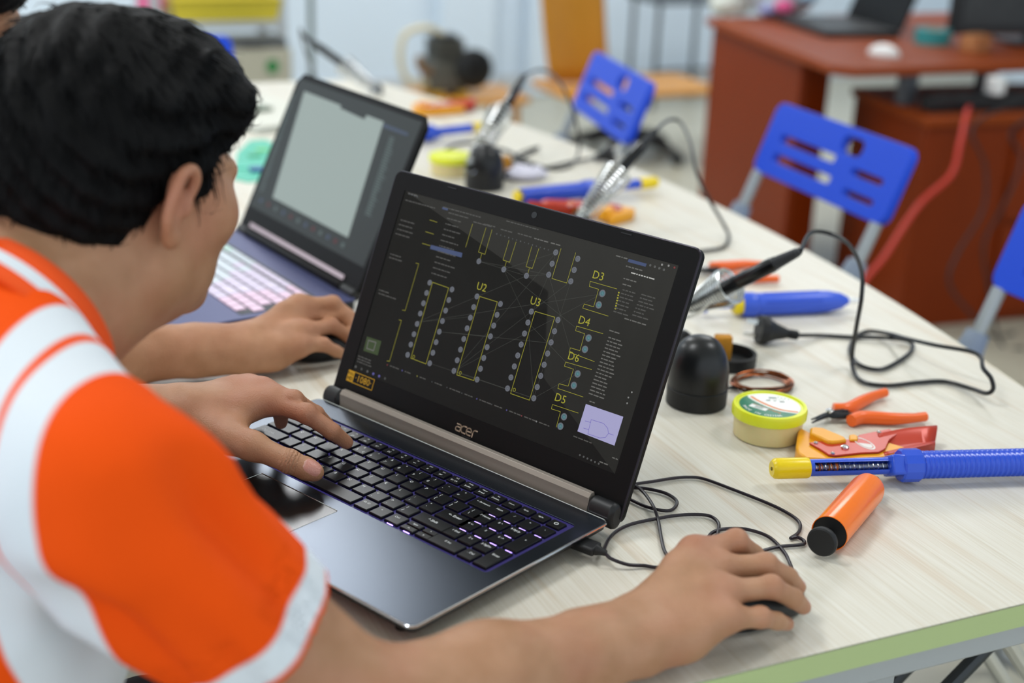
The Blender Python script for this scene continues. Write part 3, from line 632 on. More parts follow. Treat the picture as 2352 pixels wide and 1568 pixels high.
# ---- wire stripper
def stripper(label, org, rot=0, detail=True):
    o = onz(*C8(1000, 560), .75); t = thing('wire_stripper', label, 'wire stripper', (o[0], o[1], .75), 0, 'wire strippers')
    def pz(pts, z): return [tuple((onz(*C8(*p), z) - o)[:2]) for p in pts]
    def slab(name, pts, z0, z1, m, bev=.0012):
        bm = NB(); prism(bm, pz(pts, .75 + z1), z0, z1); return obj(name, bm, m, t, bevel=bev)
    slab('lower_body', [(622, 540), (636, 425), (662, 402), (720, 430), (795, 492), (870, 500), (1000, 490), (1120, 500), (1280, 520), (1330, 512), (1510, 565), (1500, 590), (1420, 612), (1080, 640), (860, 640), (700, 632), (640, 590)], .001, .0165, m_amber, .002)
    slab('upper_jaw', [(728, 440), (730, 402), (760, 392), (830, 400), (985, 465), (1010, 492), (900, 505), (860, 500), (800, 470)], .004, .0225, m_amber, .002)
    slab('stop_tab', [(1025, 455), (1060, 448), (1092, 462), (1092, 492), (1030, 492)], .006, .021, m_amber)
    slab('blade_block', [(760, 430), (800, 440), (840, 480), (860, 505), (810, 500), (775, 470)], .004, .0190, mat('dark_red_block', '6d1a14', .4))
    slab('side_plate', [(722, 515), (770, 505), (900, 500), (985, 490), (1080, 490), (1100, 455), (1250, 425), (1330, 410), (1390, 450), (1330, 492), (1300, 560), (1250, 585), (1120, 590), (920, 612), (870, 605), (800, 560)], .0168, .0190, m_red, .0006)
    # handle: folded steel channel
    A = pz([(1250, 425), (1450, 385), (1700, 361)], .774); B = pz([(1300, 560), (1420, 530), (1560, 500), (1685, 470)], .774)
    bm = NB()
    up = spl([(p[0], p[1], .0190) for p in A], 6); dn = spl([(p[0], p[1], .0100) for p in B[:3]] , 6)
    prof = []
    for i in range(9):
        s = i / 8; p = up[min(len(up) - 1, int(s * (len(up) - 1)))]; q = np.array(B[0]) + (np.array(B[3]) - np.array(B[0])) * s
        w = np.array([q[0] - p[0], q[1] - p[1]])
        row = [(p[0], p[1], .0030), (p[0], p[1], .0195), (p[0] + w[0] * .10, p[1] + w[1] * .10, .0185), (p[0] + w[0] * .45, p[1] + w[1] * .45, .0125 - .004 * s), (p[0] + w[0] * .85, p[1] + w[1] * .85, .0155), (q[0], q[1], .0165), (q[0], q[1], .0030)]
        prof.append([bm.verts.new(V(r)) for r in row])
    for r0, r1 in zip(prof, prof[1:]):
        for i in range(6): bm.faces.new((r0[i], r0[i + 1], r1[i + 1], r1[i]))
    h = obj('handle', bm, m_red, t, smooth=60); sol = h.modifiers.new('s', 'SOLIDIFY'); sol.thickness = .0012
    for x, y in ((772, 518), (900, 598), (1252, 440)):
        c = (onz(*C8(x, y), .769) - o); bm = NB(); lathe(bm, [(.0024, .0190), (.0022, .0200), (.0008, .0206)], 14, Matrix.Translation((c[0], c[1], 0))); obj('rivet', bm, m_chrome, t)
    c = (onz(*C8(992, 555), .769) - o); bm = NB(); lathe(bm, [(.0042, .0190), (.0040, .0206), (.0024, .0216), (.0010, .0210)], 18, Matrix.Translation((c[0], c[1], 0))); obj('pivot_pin', bm, m_chrome, t)
    # round maker's mark
    ctr = np.array((onz(*C8(1142, 522), .7691) - o)[:2]); ex = np.array((onz(*C8(1222, 545), .7691) - o)[:2]) - ctr; ey = np.array((onz(*C8(1120, 482), .7691) - o)[:2]) - ctr
    bm = NB()
    def el(k, a): return (ctr[0] + k * (ex[0] * math.cos(a) + ey[0] * math.sin(a)), ctr[1] + k * (ex[1] * math.cos(a) + ey[1] * math.sin(a)), .01915)
    N = 28
    for i in range(N):
        a0, a1 = 2 * pi * i / N, 2 * pi * (i + 1) / N; bm.faces.new([bm.verts.new(el(*q)) for q in ((.82, a0), (1, a0), (1, a1), (.82, a1))])
    bm.faces.new([bm.verts.new(el(.74, pi + .35 + (pi) * k / 10)) for k in range(11)])
    obj('round_mark', bm, mat('white_print', 'ece6e0', .5), t, smooth=0, kind='stuff')
    return t
S1 = stripper('red and amber wire stripper beside the yellow-lidded paste jar', None)
for (u, v), an, lab in (((1348, 492), 2.6, 'red and amber wire stripper half hidden behind the circuit-board laptop'), ((1000, 243), .3, 'red and amber wire stripper at the curved side near the far end of the table')):
    c = copy_tree(S1); q = onz(u, v, .76); c.location = (q[0], q[1], .75); c.rotation_euler = (0, 0, an); c['label'] = lab
# ---- paste jars
m_jar = mat('cream_translucent_plastic', 'e9d9a0', .3, sss=.3)
m_neon = mat('neon_yellow_lid', 'e9f032', .3, sss=.2)
def jar(label, u, v, full=True):
    c = onz(u, v, .75); t = thing('paste_jar', label, 'jar', c, 0, 'solder paste jars')
    bm = NB(); lathe(bm, [(.0330, .0), (.0352, .0015), (.0362, .0255)], 44); obj('cup', bm, m_jar, t)
    bm = NB(); lathe(bm, [(.0372, .0225), (.0388, .0235), (.0390, .0315), (.0378, .0345), (.0348, .0348), (.0342, .0335), (.0320, .0333)], 44); ld = obj('lid', bm, m_neon, t)
    return t, ld, c
J1, JL, JC = jar('paste jar with neon yellow lid and printed label beside the black dome stand', 1761, 998)
zt = .75 + .0337
def J(x, y): q = onz(1500 + x / 4.357, 600 + y / 4.357, zt) - JC; return np.array([q[0], q[1]])
jc = J(1150, 1390); rad = .0318; jc = np.array([0.0, 0.0])
ux = (J(1400, 1390) - J(1000, 1390)); ux /= np.linalg.norm(ux); uy = np.array([-ux[1], ux[0]])
def jl(x, y, n=0): return (ux[0] * x + uy[0] * y, ux[1] * x + uy[1] * y, .0333 + n)
bm = NB(); bm.faces.new([bm.verts.new(jl(rad * math.cos(2 * pi * k / 40), rad * math.sin(2 * pi * k / 40), .0001)) for k in range(40)])
pts = [tuple(p) for p in spl([(-.56, .82), (-.31, .23), (.16, -.40), (.74, -.66)], 6)]      # the sweep across the label in label radii
a0 = math.atan2(pts[0][1], pts[0][0]); a1 = math.atan2(pts[-1][1], pts[-1][0])
arcp = [(.992 * math.cos(a), .992 * math.sin(a)) for a in np.linspace(a1, a0, 24)]
bm.faces.new([bm.verts.new(jl(x * rad, y * rad, .00018)) for x, y in pts + arcp]).material_index = 1
def band(o0, o1, mi, n):
    for p, q in zip(pts[1:-1], pts[2:]):
        d = Vector((q[0] - p[0], q[1] - p[1])).normalized(); nn = Vector((-d.y, d.x))
        bm.faces.new([bm.verts.new(jl(x * rad, y * rad, n)) for x, y in ((p[0] + nn.x * o0, p[1] + nn.y * o0), (q[0] + nn.x * o0, q[1] + nn.y * o0), (q[0] + nn.x * o1, q[1] + nn.y * o1), (p[0] + nn.x * o1, p[1] + nn.y * o1))]).material_index = mi
band(.03, .14, 2, .00025); band(-.05, .03, 1, .00022)
def at(cx, cy, an): 
    c, s = math.cos(an), math.sin(an); return lambda X, Y: jl(rad * cx + X * c - Y * s, rad * cy + X * s + Y * c, .0003)
bm.faces.new([bm.verts.new(at(-.42, -.17, -.75)(x, y)) for x, y in ((-.0098, -.0042), (.0098, -.0042), (.0098, .0042), (-.0098, .0042))]).material_index = 1
for k in range(11): x = -.004 + k * .00085; w = .0003 if k % 3 else .0005; bm.faces.new([bm.verts.new((lambda p: (p[0], p[1], p[2] + .0001))(at(-.42, -.17, -.75)(xx, yy))) for xx, yy in ((x, -.003), (x + w, -.003), (x + w, .003), (x, .003))]).material_index = 4
put_text(bm, 'SOLDERING PASTE', .0040, at(-.18, -.28, -.86), 2, .01)
def arctext(s, r, a0, size, mi):
    n = len(s)
    for i, c_ in enumerate(s):
        if c_ == ' ': continue
        an = a0 + (i - (n - 1) / 2) * size * .72 / r
        put_text(bm, c_, size, (lambda an: lambda X, Y: jl(r * math.cos(an) + X * math.cos(an + pi / 2) - Y * math.sin(an + pi / 2), r * math.sin(an) + X * math.sin(an + pi / 2) + Y * math.cos(an + pi / 2), .0003))(an), mi, .015)
arctext('MADE IN CHINA', .0275, -pi * .72, .0052, 1)
for k, (x, y, w, h) in enumerate(((.25, .62, .0040, .0028), (.05, .40, .0022, .0020), (.48, .28, .0024, .0022), (.26, .36, .0012, .0016))): bm.faces.new([bm.verts.new(at(x, y, -.1)(a, b)) for a, b in ((-w, -h / 2), (w, -h / 2), (w, h / 2), (-w, h / 2))]).material_index = 3 if k else 4
for k in range(5): x = .02 + .1 * k; bm.faces.new([bm.verts.new(at(x + .12, .52 - .02 * k, -.1)(a, b)) for a, b in ((-.0011, -.0003), (.0011, -.0003), (.0011, .0003), (-.0011, .0003))]).material_index = 3
for k in range(4): x = .45 + .1 * k; bm.faces.new([bm.verts.new(at(x, .66 - .06 * k, -.3)(a, b)) for a, b in ((-.0010, -.0014), (-.0002, -.0014), (.0010, .0014), (.0002, .0014))]).material_index = 4
o = obj('printed_label', bm, [mat('label_green', '1f7a5a', .35), mat('label_white', 'f2f3ee', .35), mat('label_orange', 'e7853c', .4), mat('label_black', '23302c', .4), mat('label_grey_green', '6d8a7f', .4)], JL, smooth=0, kind='stuff')
jar('paste jar with neon yellow lid behind a black dome stand, away from the side cutters', 1034, 398)
# ---- soldering stands: black dome, sponge tray, chrome coil holder with an iron in it
def closest_on_line(u, v, A, B):
    r = ray(u, v); r = r / np.linalg.norm(r); d = (B - A) / np.linalg.norm(B - A); w = CAM - A
    a, b, c = 1.0, r @ d, 1.0; dd, e = r @ w, d @ w; s = (a * e - b * dd) / (a * c - b * b); return A + d * s
def stand(label, ilabel, dome, A, B, E, tray=None, knob=None):
    D = onz(dome[0], dome[1], .75); t = thing('soldering_stand', label, 'soldering stand', D, 0, 'soldering iron stands')
    A = onz(*A); B = onz(*B)
    L = lambda p: np.array(p) - D
    bm = NB(); lathe(bm, [(.0315, .0), (.0332, .0015), (.0335, .0205), (.0326, .0216)], 40); obj('dome_base', bm, m_rubber, t)
    bm = NB(); lathe(bm, [(.0324, .0214), (.0334, .0225)] + [(.0334 * math.cos(a) ** .75, .030 + .048 * math.sin(a)) for a in np.linspace(0, pi / 2 - .02, 16)], 40); obj('dome', bm, mat('satin_black_plastic', '151618', .33), t)
    if tray is not None:
        T = onz(*tray, .75) - D; mt = Matrix.Translation(V(T))
        bm = NB(); lathe(bm, [(.0300, .0), (.0325, .001), (.0330, .0150), (.0300, .0160), (.0290, .0150), (.0280, .0050), (.001, .0045)], 36, mt); tr = obj('sponge_tray', bm, m_rubber, t)
        bm = NB(); x0 = T + np.array([-.008, .004, .006]); prism(bm, [(x0[0] - .012, x0[1] - .004), (x0[0] + .008, x0[1] - .010), (x0[0] + .012, x0[1] + .002), (x0[0] - .006, x0[1] + .010)], .005, .036); obj('sponge', bm, mat('amber_sponge', 'c98a1e', .6, sss=.1, noise=(120, .25)), tr, bevel=.002)
    kp = onz(*knob) if knob is not None else D + np.array([.02, .10, 0]); kp = kp - D; kp[2] = 0
    bm = NB(); lathe(bm, [(.014, .0), (.015, .002), (.015, .012), (.012, .020), (.006, .025), (.002, .026)], 24, Matrix.Translation(V(kp))); obj('post_foot', bm, m_rubber, t)
    ax = (B - A) / np.linalg.norm(B - A); LN = float(np.linalg.norm(B - A))
    mx = axis_mx(L(A), L(B)); turns = 15
    # coil
    P = []
    for k in range(turns * 14 + 1):
        s = k / (turns * 14); r = .0085 + .0135 * min(1, s * 1.15) ** 1.1; an = 2 * pi * k / 14
        P.append(mx @ Vector((r * math.cos(an), r * math.sin(an), LN * (.02 + .95 * s))))
    bm = NB(); tube(bm, P, .0017, 6); obj('coil_holder', bm, m_wire, t)
    bm = NB(); lathe(bm, [(.0055, -.012), (.0062, .0), (.0068, LN * .30), (.0062, LN * .30), (.0050, -.001)], 24, mx, cap=False); obj('inner_sleeve', bm, mat('dull_steel', '9ea2a2', .35, .9), t)
    for s in (-1, 1):
        sid = np.cross(ax, [0, 0, 1]); sid /= np.linalg.norm(sid); Q = [L(B) + sid * s * .020 - np.array([0, 0, .006]), L(A) + sid * s * .010 + ax * LN * .25 - np.array([0, 0, .016]), L(A) + sid * s * .006 - ax * .012 - np.array([0, 0, .012]), kp + np.array([0, 0, .024])]
        bm = NB(); tube(bm, spl(Q, 6), .0014, 6); obj('wire_arm', bm, m_wire, t)
    # the iron
    Ee = closest_on_line(E[0], E[1], A, B); base = A + ax * LN * .74
    it = axis_thing('soldering_iron', ilabel, 'soldering iron', base, Ee, 'soldering irons'); HL = float(np.linalg.norm(Ee - base))
    bm = NB(); lathe(bm, [(.0015, -.055), (.0022, -.050), (.0024, -.012), (.0045, .002)], 14); obj('tip', bm, m_dk, it)
    bm = NB(); lathe(bm, [(.0070, .002), (.0088, .006), (.0088, HL * .66), (.0080, HL * .68), (.0080, HL * .70)], 24); obj('handle', bm, mat('gloss_black_plastic', '0d0d0f', .18), it)
    pr = [(.0078, HL * .69)]
    for k in range(8): z = HL * (.70 + .034 * k); pr += [(.0076 - .0003 * k, z), (.0076 - .0003 * k, z + HL * .02), (.0066 - .0003 * k, z + HL * .024), (.0066 - .0003 * k, z + HL * .032)]
    pr += [(.0044, HL * .985), (.0036, HL)]
    bm = NB(); lathe(bm, pr, 18); obj('strain_relief', bm, mat('dark_grey_rubber', '2f3134', .5), it)
    return t, it, Ee, mx
def cable(it, pts, r=.0026, name='cord', m=m_cord):
    """a cord given in world space, hung under the thing it belongs to"""
    bpy.context.view_layer.update(); inv = it.matrix_world.inverted()
    bm = NB(); tube(bm, [inv @ V(p) for p in spl(pts, 10)], r, 8); return obj(name, bm, m, it)
def zz(lst): return [onz(u, v, z) for u, v, z in lst]
SEG = [('black dome soldering stand with chrome coil beside the paste jar', 'black soldering iron resting in the chrome coil beside the fluted blue pump', (1598, 925), (1580, 704, .800), (1683, 653, .842), (1824, 547), (1672, 836), (1566, 778, .765)),
       ('black dome soldering stand with chrome coil half hidden behind the circuit-board laptop', 'black soldering iron in the coil before the tall brown cabinet', (1330, 650), (1338, 492, .800), (1425, 392, .856), (1510, 300), None, (1335, 520, .75)),
       ('black dome soldering stand with chrome coil behind the neon-lidded jar and the slate laptop', 'black soldering iron in the coil behind the slate laptop', (1112, 432), (1082, 372, .800), (1156, 252, .862), (1215, 178), (1170, 405), (1085, 385, .75)),
       ('soldering stand with chrome coil at the far end of the table', 'black soldering iron in the coil at the far end of the table', (800, 300), (856, 196, .795), (786, 146, .835), (702, 76), None, (865, 215, .75))]
ST = [stand(*s) for s in SEG]
e = ST[0][2]
cable(ST[0][1], [e] + zz([(1862, 535, e[2] + .004), (1905, 536, e[2] * .97 + .89 * .03), (1950, 562, e[2] * .85 + .868 * .15), (1978, 618, e[2] * .6 + .845 * .4), (1979, 680, e[2] * .4 + .82 * .6), (1968, 745, e[2] * .2 + .79 * .8), (1957, 815, .766), (1962, 855, .754), (1985, 878, .7535), (2040, 885, .7535), (2110, 878, .7535), (2170, 876, .7535), (2230, 892, .756), (2265, 903, .762), (2281, 893, .770), (2276, 868, .780), (2258, 845, .785), (2252, 820, .788), (2225, 806, .788), (2150, 793, .783), (2085, 778, .772), (2040, 766, .760), (1990, 761, .7535), (1961, 780, .7535), (1953, 810, .7535), (1975, 838, .7535), (2020, 848, .7535), (2060, 832, .7535), (2093, 806, .7535), (2090, 785, .7545), (2040, 776, .757), (1960, 774, .7535), (1890, 770, .7535), (1832, 770, .7600)]))
# mains plug on the end of that cord
pl_a = onz(1832, 770, .7600); pl_b = onz(1742, 756, .7680)
bpy.context.view_layer.update(); inv = ST[0][1].matrix_world.inverted()
def wpart(bm, name, m, parent):
    for v in bm.verts: v.co = inv @ v.co
    return obj(name, bm, m, parent)
mxp = axis_mx(pl_a, pl_b); PL = float(np.linalg.norm(pl_b - pl_a))
bm = NB(); pr = []
for k in range(4): pr += [(.0055, PL * .06 * k), (.0062, PL * .06 * k + .001), (.0062, PL * .06 * k + .0022), (.0050, PL * .06 * k + .003)]
pr += [(.0068, PL * .30), (.0085, PL * .42), (.0105, PL * .55), (.0150, PL * .74), (.0178, PL * .80), (.0180, PL * .97), (.0172, PL)]
lathe(bm, pr, 24, mxp); plug = wpart(bm, 'mains_plug', m_rubber, ST[0][1])
for s in (-1, 1):
    bm = NB(); box(bm, -.0008, -.0030, PL - .001, .0008, .0030, PL + .0170, mx=mxp @ Matrix.Translation((0, s * .0085, 0)) @ Matrix.Rotation(s * .5, 4, 'Z')); wpart(bm, 'plug_pin', m_chrome, plug)
e = ST[1][2]
cable(ST[1][1], [e] + zz([(1535, 276, .90), (1562, 280, .895), (1585, 325, .88), (1600, 395, .85), (1630, 460, .815), (1662, 515, .770), (1674, 545, .756), (1660, 568, .7535), (1610, 577, .7535), (1540, 590, .7535), (1450, 600, .7535)]))
e = ST[2][2]
cable(ST[2][1], [e] + zz([(1240, 160, .905), (1275, 175, .90), (1305, 225, .875), (1325, 290, .82), (1330, 345, .768), (1312, 378, .7545), (1270, 388, .7535), (1215, 372, .7535), (1160, 345, .7535), (1080, 328, .7535), (1028, 340, .7535), (1025, 362, .7535), (1070, 370, .7535), (1150, 378, .7535), (1220, 350, .7535), (1235, 338, .757), (1180, 362, .7535), (1240, 384, .7535), (1310, 372, .7540), (1370, 362, .7565)]))
inv = ST[2][1].matrix_world.inverted(); pa = onz(1370, 362, .7570); pb = onz(1408, 352, .768); mxp = axis_mx(pa, pb); PL = float(np.linalg.norm(pb - pa))
bm = NB(); lathe(bm, [(.0050, -.005), (.0070, .006), (.0105, PL * .5), (.0150, PL * .7), (.0178, PL * .78), (.0178, PL)], 20, mxp); pg = wpart(bm, 'mains_plug', m_rubber, ST[2][1])
for s in (-1, 1): bm = NB(); box(bm, -.0008, -.0035, PL - .001, .0008, .0035, PL + .017, mx=mxp @ Matrix.Translation((0, s * .008, 0))); wpart(bm, 'plug_pin', m_chrome, pg)
e = ST[3][2]
cable(ST[3][1], [e] + zz([(690, 66, .905), (694, 90, .875), (706, 130, .82), (720, 165, .765), (732, 190, .7535), (745, 205, .7535)]))
# ---- coil of enamelled copper wire
c0 = onz(1752, 882, .7535); t = thing('wire_coil', 'loose coil of dark copper wire lying behind the paste jar', 'wire coil', (c0[0], c0[1], .75))
rq = random.Random(5)
for k in range(9):
    rx, ry = .034 + rq.uniform(-.0035, .0035), .027 + rq.uniform(-.003, .003); z0 = .0022 + rq.uniform(0, .006); ph = rq.uniform(0, 6)
    P = [(rx * math.cos(a) + rq.uniform(-.0006, .0006) + .002 * math.sin(ph), ry * math.sin(a) + .002 * math.cos(ph), z0 + .0016 * math.sin(2 * a + ph)) for a in np.linspace(0, 2 * pi, 28, endpoint=False)]
    bm = NB(); tube(bm, P, .0010, 6, closed=True); obj('wire_turn', bm, m_copper if k % 3 else mat('dark_enamel_wire', '3a2018', .3, .6), t)
for a in (pi * .95, pi * 1.02):
    bm = NB(); tube(bm, [(.036 * math.cos(a) * 1.0, .028 * math.sin(a), .004), (-.046, .002 + .003 * (a - pi), .004), (-.056, .006, .003)], .0016, 6); obj('twisted_end', bm, m_dk, t)
# ---- mouse and cables
def C6(x, y, z=.7525): return onz(1280 + x / 3.2125, 1080 + y / 3.2125, z)
mo = onz(1738, 1362, .768); hd = onz(1835, 1352, .765) - onz(1600, 1402, .775); an = math.atan2(hd[1], hd[0])
def mouse(label, loc, an):
    t = thing('computer_mouse', label, 'mouse', (loc[0], loc[1], .75), an, 'computer mice')
    bm = NB(); rings = []
    for z, k in ((.0015, .93), (.004, 1.0), (.010, 1.0), (.018, .97), (.026, .88), (.032, .70), (.036, .42), (.0372, .1)):
        ring = []
        for i in range(28):
            a = 2 * pi * i / 28; x = .046 * math.copysign(abs(math.cos(a)) ** .8, math.cos(a)) * k; y = .0250 * math.copysign(abs(math.sin(a)) ** .8, math.sin(a)) * k
            ring.append(bm.verts.new((x - .010 * (1 - k), y * (1 - .06 * math.cos(a)), z * .9 * (1 - .20 * max(0, x / .046)))))
        rings.append(ring)
    for p, q in zip(rings, rings[1:]):
        for i in range(28): bm.faces.new((p[i], p[(i + 1) % 28], q[(i + 1) % 28], q[i]))
    bm.faces.new(rings[0][::-1]); bm.faces.new(rings[-1]); obj('shell', bm, mat('matte_black_plastic', '101113', .4), t, smooth=60)
    bm = NB(); lathe(bm, [(.006, -.003), (.0085, -.0025), (.0085, .0025), (.006, .003)], 18, Matrix.Translation((.030, 0, .0225)) @ Matrix.Rotation(pi / 2, 4, 'X')); obj('scroll_wheel', bm, m_rubber, t)
    return t
MS = mouse('black computer mouse under the hand beside the table edge', mo, an)
mfront = mo + np.array([math.cos(an), math.sin(an), 0]) * .0470
cable(MS, [np.array([mfront[0], mfront[1], .762])] + [C6(*q) for q in ((1745, 760, .757), (1722, 700), (1672, 600), (1560, 490), (1400, 435), (1250, 430), (1150, 455), (1100, 512), (1050, 590))] + [C6(900, 640), C6(760, 712), C6(640, 702), C6(520, 694, .7545), C6(400, 652, .758), C6(352, 610, .7605)], 0.0016, 'cable', m_cord2)
t = thing('usb_plug', 'black usb plug and cable fixed in the side of the circuit-board laptop', 'usb plug', (0, 0, 0))
pA, pB = C6(225, 560, .7612), C6(345, 605, .7605); t.location = V((pA[0], pA[1], .75)); off = np.array([pA[0], pA[1], .75]); dX = (pB - pA) / np.linalg.norm(pB - pA)
mxu = axis_mx(pA - dX * .018 - off, pB - off); LU = float(np.linalg.norm(pB - pA)) + .018
bm = NB(); prism(bm, rrect(-.0085, -.0040, .0085, .0040, .003), 0, LU * .8, mxu); prism_o = obj('plug_body', bm, m_rubber, t, bevel=.0015)
bm = NB(); lathe(bm, [(.0052, LU * .79), (.0036, LU * .9), (.0026, LU * 1.06)], 14, mxu); obj('strain_relief', bm, m_rubber, t)
cable(t, [pB] + [C6(*q) for q in ((352, 570, .758), (385, 500, .7535), (450, 440), (560, 392), (750, 352), (880, 332), (1020, 325), (1130, 338), (1190, 392), (1182, 470), (1160, 560))], 0.0016, 'cable', m_cord2)
t = thing('thin_cable', 'thin dark cable winding past the orange tube solder pump', 'cable', C6(960, 50, .75))
cable(t, [C6(*q) for q in ((440, 128), (560, 102), (700, 82), (850, 58), (960, 50), (1080, 62), (1300, 142), (1560, 245), (1700, 315), (1780, 375), (1793, 425), (1770, 468), (1722, 500), (1770, 492), (1815, 515), (1822, 540), (1760, 552), (1640, 562), (1500, 597), (1380, 640))], 0.0016, 'cable_run', m_cord2)
t = thing('thin_cable', 'thin dark cable looped beside the hinge of the circuit-board laptop', 'cable', C6(700, 260, .75))
cable(t, [C6(*q) for q in ((840, 668), (790, 590), (768, 500), (745, 370), (712, 272, .7565), (640, 165, .7550), (560, 104, .7550), (470, 80), (430, 110), (500, 122), (560, 128), (660, 135), (790, 165), (870, 212), (882, 250), (845, 290), (780, 296), (650, 265), (520, 205), (440, 165))], 0.0016, 'cable_run', m_cord2)
# ---- odds and ends far down the table
q = onz(578, 372, .7515); t = thing('circuit_board', 'teal green circuit board with a blue part lying behind the slate laptop', 'circuit board', (q[0], q[1], .75))
def loc2(u, v, z=.7515): return tuple((onz(u, v, z) - q)[:2])
bm = NB(); prism(bm, [loc2(*p) for p in ((536, 410), (545, 350), (575, 322), (610, 320), (640, 335), (640, 400), (620, 412), (570, 418))], 0, .0016); obj('board', bm, mat('teal_solder_mask', '3fbfa0', .35), t)
for k, (u, v, c) in enumerate(((590, 392, '1f4f9c'), (585, 358, '2f9f6c'), (603, 345, '7ad080'), (560, 385, '5fd0b8'))):
    bm = NB(); x, y = loc2(u, v); box(bm, x - .012, y - .010, .0016, x + .012, y + .010, .007 if k == 0 else .004); obj('component', bm, mat('part_%s' % c, c, .4), t, bevel=.001)
q = onz(598, 268, .75); t = thing('notebook', 'closed pale notebook lying near the far end of the table', 'notebook', (q[0], q[1], .75), .35)
bm = NB(); box(bm, -.10, -.14, 0, .10, .14, .012); obj('pages', bm, mat('paper_edge', 'cdd2cb', .7), t); bm = NB(); box(bm, -.102, -.142, .012, .102, .142, .0135); obj('cover', bm, mat('pale_cover', 'dcdcd0', .6), t)
bm = NB(); box(bm, -.08, -.02, .0136, .02, .03, .022); obj('clip', bm, mat('grey_green_clip', '7f8a7a', .5), t, bevel=.003)
q = onz(1205, 408, .752); t = thing('crumpled_tissue', 'small crumpled white tissue beside the black dome stand', 'tissue', (q[0], q[1], .75))
bm = NB(); bmesh.ops.create_icosphere(bm, subdivisions=3, radius=1)
rt = random.Random(2)
for v in bm.verts: v.co = Vector((v.co.x * .035, v.co.y * .03, max(0, v.co.z * .012 + .010))) * (1 + .25 * rt.uniform(-1, 1))
for v in bm.verts: v.co.z = max(.0005, v.co.z)
obj('tissue', bm, mat('tissue_white', 'dedcea', .8), t, smooth=180)
# ================================================================ chairs, desk and the back of the room
def ony(u, v, y):
    r = ray(u, v); return CAM + r * (y - CAM[1]) / r[1]
m_cblue = mat('blue_chair_plastic', '184ad4', .4, 0, .3)
m_tubeg = mat('grey_chair_tube', 'a7abad', .3, .6)
m_joint = mat('grey_blue_plastic', '8b97a8', .5)
def folding_chair():
    """local: back towards +x, width along y, origin on the floor under the top of the backrest"""
    t = thing('folding_chair', 'blue', 'chair')
    top, bot = Vector((0, 0, .84)), Vector((-.050, 0, .705)); dn = (bot - top).normalized(); H = (bot - top).length; W = .44
    nrm = Vector((0, 1, 0)).cross(dn).normalized()
    mx = Matrix.Identity(4)
    for i in range(3): mx[i][0], mx[i][1], mx[i][2], mx[i][3] = (0, -1, 0)[i], dn[i], Vector((0, -1, 0)).cross(dn)[i], top[i]
    mx = mx @ Matrix.Translation((-W / 2, 0, 0))
    bm = NB(); prism(bm, rrect(0, 0, W, H, .022), -.008, .008, mx); o = obj('backrest', bm, m_cblue, t)
    cut = []
    for a0, b0, a1, b1, h in ((.122, .45, .548, .47, .085), (.123, .72, .573, .745, .085), (.55, .22, .70, .24, .20), (.685, .51, .90, .52, .075), (.685, .79, .895, .79, .075)):
        c = NB(); prism(c, rrect(a0 * W, (b0 - h / 2) * H, a1 * W, (b1 + h / 2) * H, h * H * .48), -.05, .05, mx); cut.append(c)
    boolcut(o, cut); b = o.modifiers.new('b', 'BEVEL'); b.width = .004; b.segments = 2; b.limit_method = 'ANGLE'
    for s in (-1, 1):
        y = s * .200
        bm = NB(); tube(bm, [Vector((-.052, y, .708)), Vector((-.095, y, .60)), Vector((-.24, y, .31)), Vector((-.385, y, .0))], .0115, 12); obj('front_leg', bm, m_tubeg, t)
        bm = NB(); tube(bm, [Vector((-.10, y * .93, .585)), Vector((-.02, y * .93, .32)), Vector((.085, y * .93, .0))], .0105, 12); obj('rear_leg', bm, m_tubeg, t)
        bm = NB(); tube(bm, [Vector((-.080, y, .640)), Vector((-.098, y, .600)), Vector((-.100, y * .98, .560))], [.018, .024, .019], 12); obj('hinge_bracket', bm, m_joint, t)
    bm = NB(); prism(bm, rrect(-.37, -.19, .0, .19, .04), .425, .450); obj('seat', bm, m_cblue, t, bevel=.005)
    bm = NB(); tube(bm, [Vector((.072, -.186, .04)), Vector((.072, .186, .04))], .008, 10); obj('rear_stretcher', bm, m_tubeg, t)
    return t
ch0 = folding_chair()
def chair_at(c, x, y, rz, lab):
    c.location = (x, y, 0); c.rotation_euler = (0, 0, rz); c['label'] = lab; c['group'] = 'blue folding chairs'; return c
chair_at(ch0, .962, 1.34, -.05, 'blue folding chair at the table in front of the brown pedestal with the red cable')
chair_at(copy_tree(ch0), .862, 2.02, -.20, 'blue folding chair in front of the bent plywood chair')
chair_at(copy_tree(ch0), .900, .58, 0, 'blue folding chair beside the loop of cord hanging at the table edge')
q = onz(520, 82, .84); chair_at(copy_tree(ch0), float(q[0]) - .21, float(q[1]), pi / 2, 'blue folding chair past the far end of the table, before the metal rack')
# ---- brown office desk with raised top
m_ch = mat('cherry_veneer', '782c06', .45, 0, .18, noise=(3, .12)); m_chd = mat('cherry_edge', '8a3b0e', .45, 0, .18)
desk = thing('office_desk', 'reddish brown office desk with floating top on grey posts', 'desk', (2.2, 2.8, 0))
def dl(p): return (p[0] - 2.2, p[1] - 2.8)
A, B = np.array([1.93, 3.39]), np.array([1.725, 2.36])
bm = NB(); prism(bm, [dl(p) for p in (A, B + np.array([.01, .06]), B + np.array([.05, 0]), (2.4, 2.34), (3.4, 2.30), (3.4, 3.4))], .725, .75); obj('desktop', bm, m_chd, desk, bevel=.004)
e1 = A + (B - A) * .70; n = np.array([.975, -.2])
def panel(name, p, q, z0, z1, th, m):
    d = np.array(q) - np.array(p); d = d / np.linalg.norm(d); nn = np.array([-d[1], d[0]]) * th
    bm = NB(); prism(bm, [dl(p), dl(q), dl(np.array(q) + nn), dl(np.array(p) + nn)], z0, z1); return obj(name, bm, m, desk, bevel=.002)
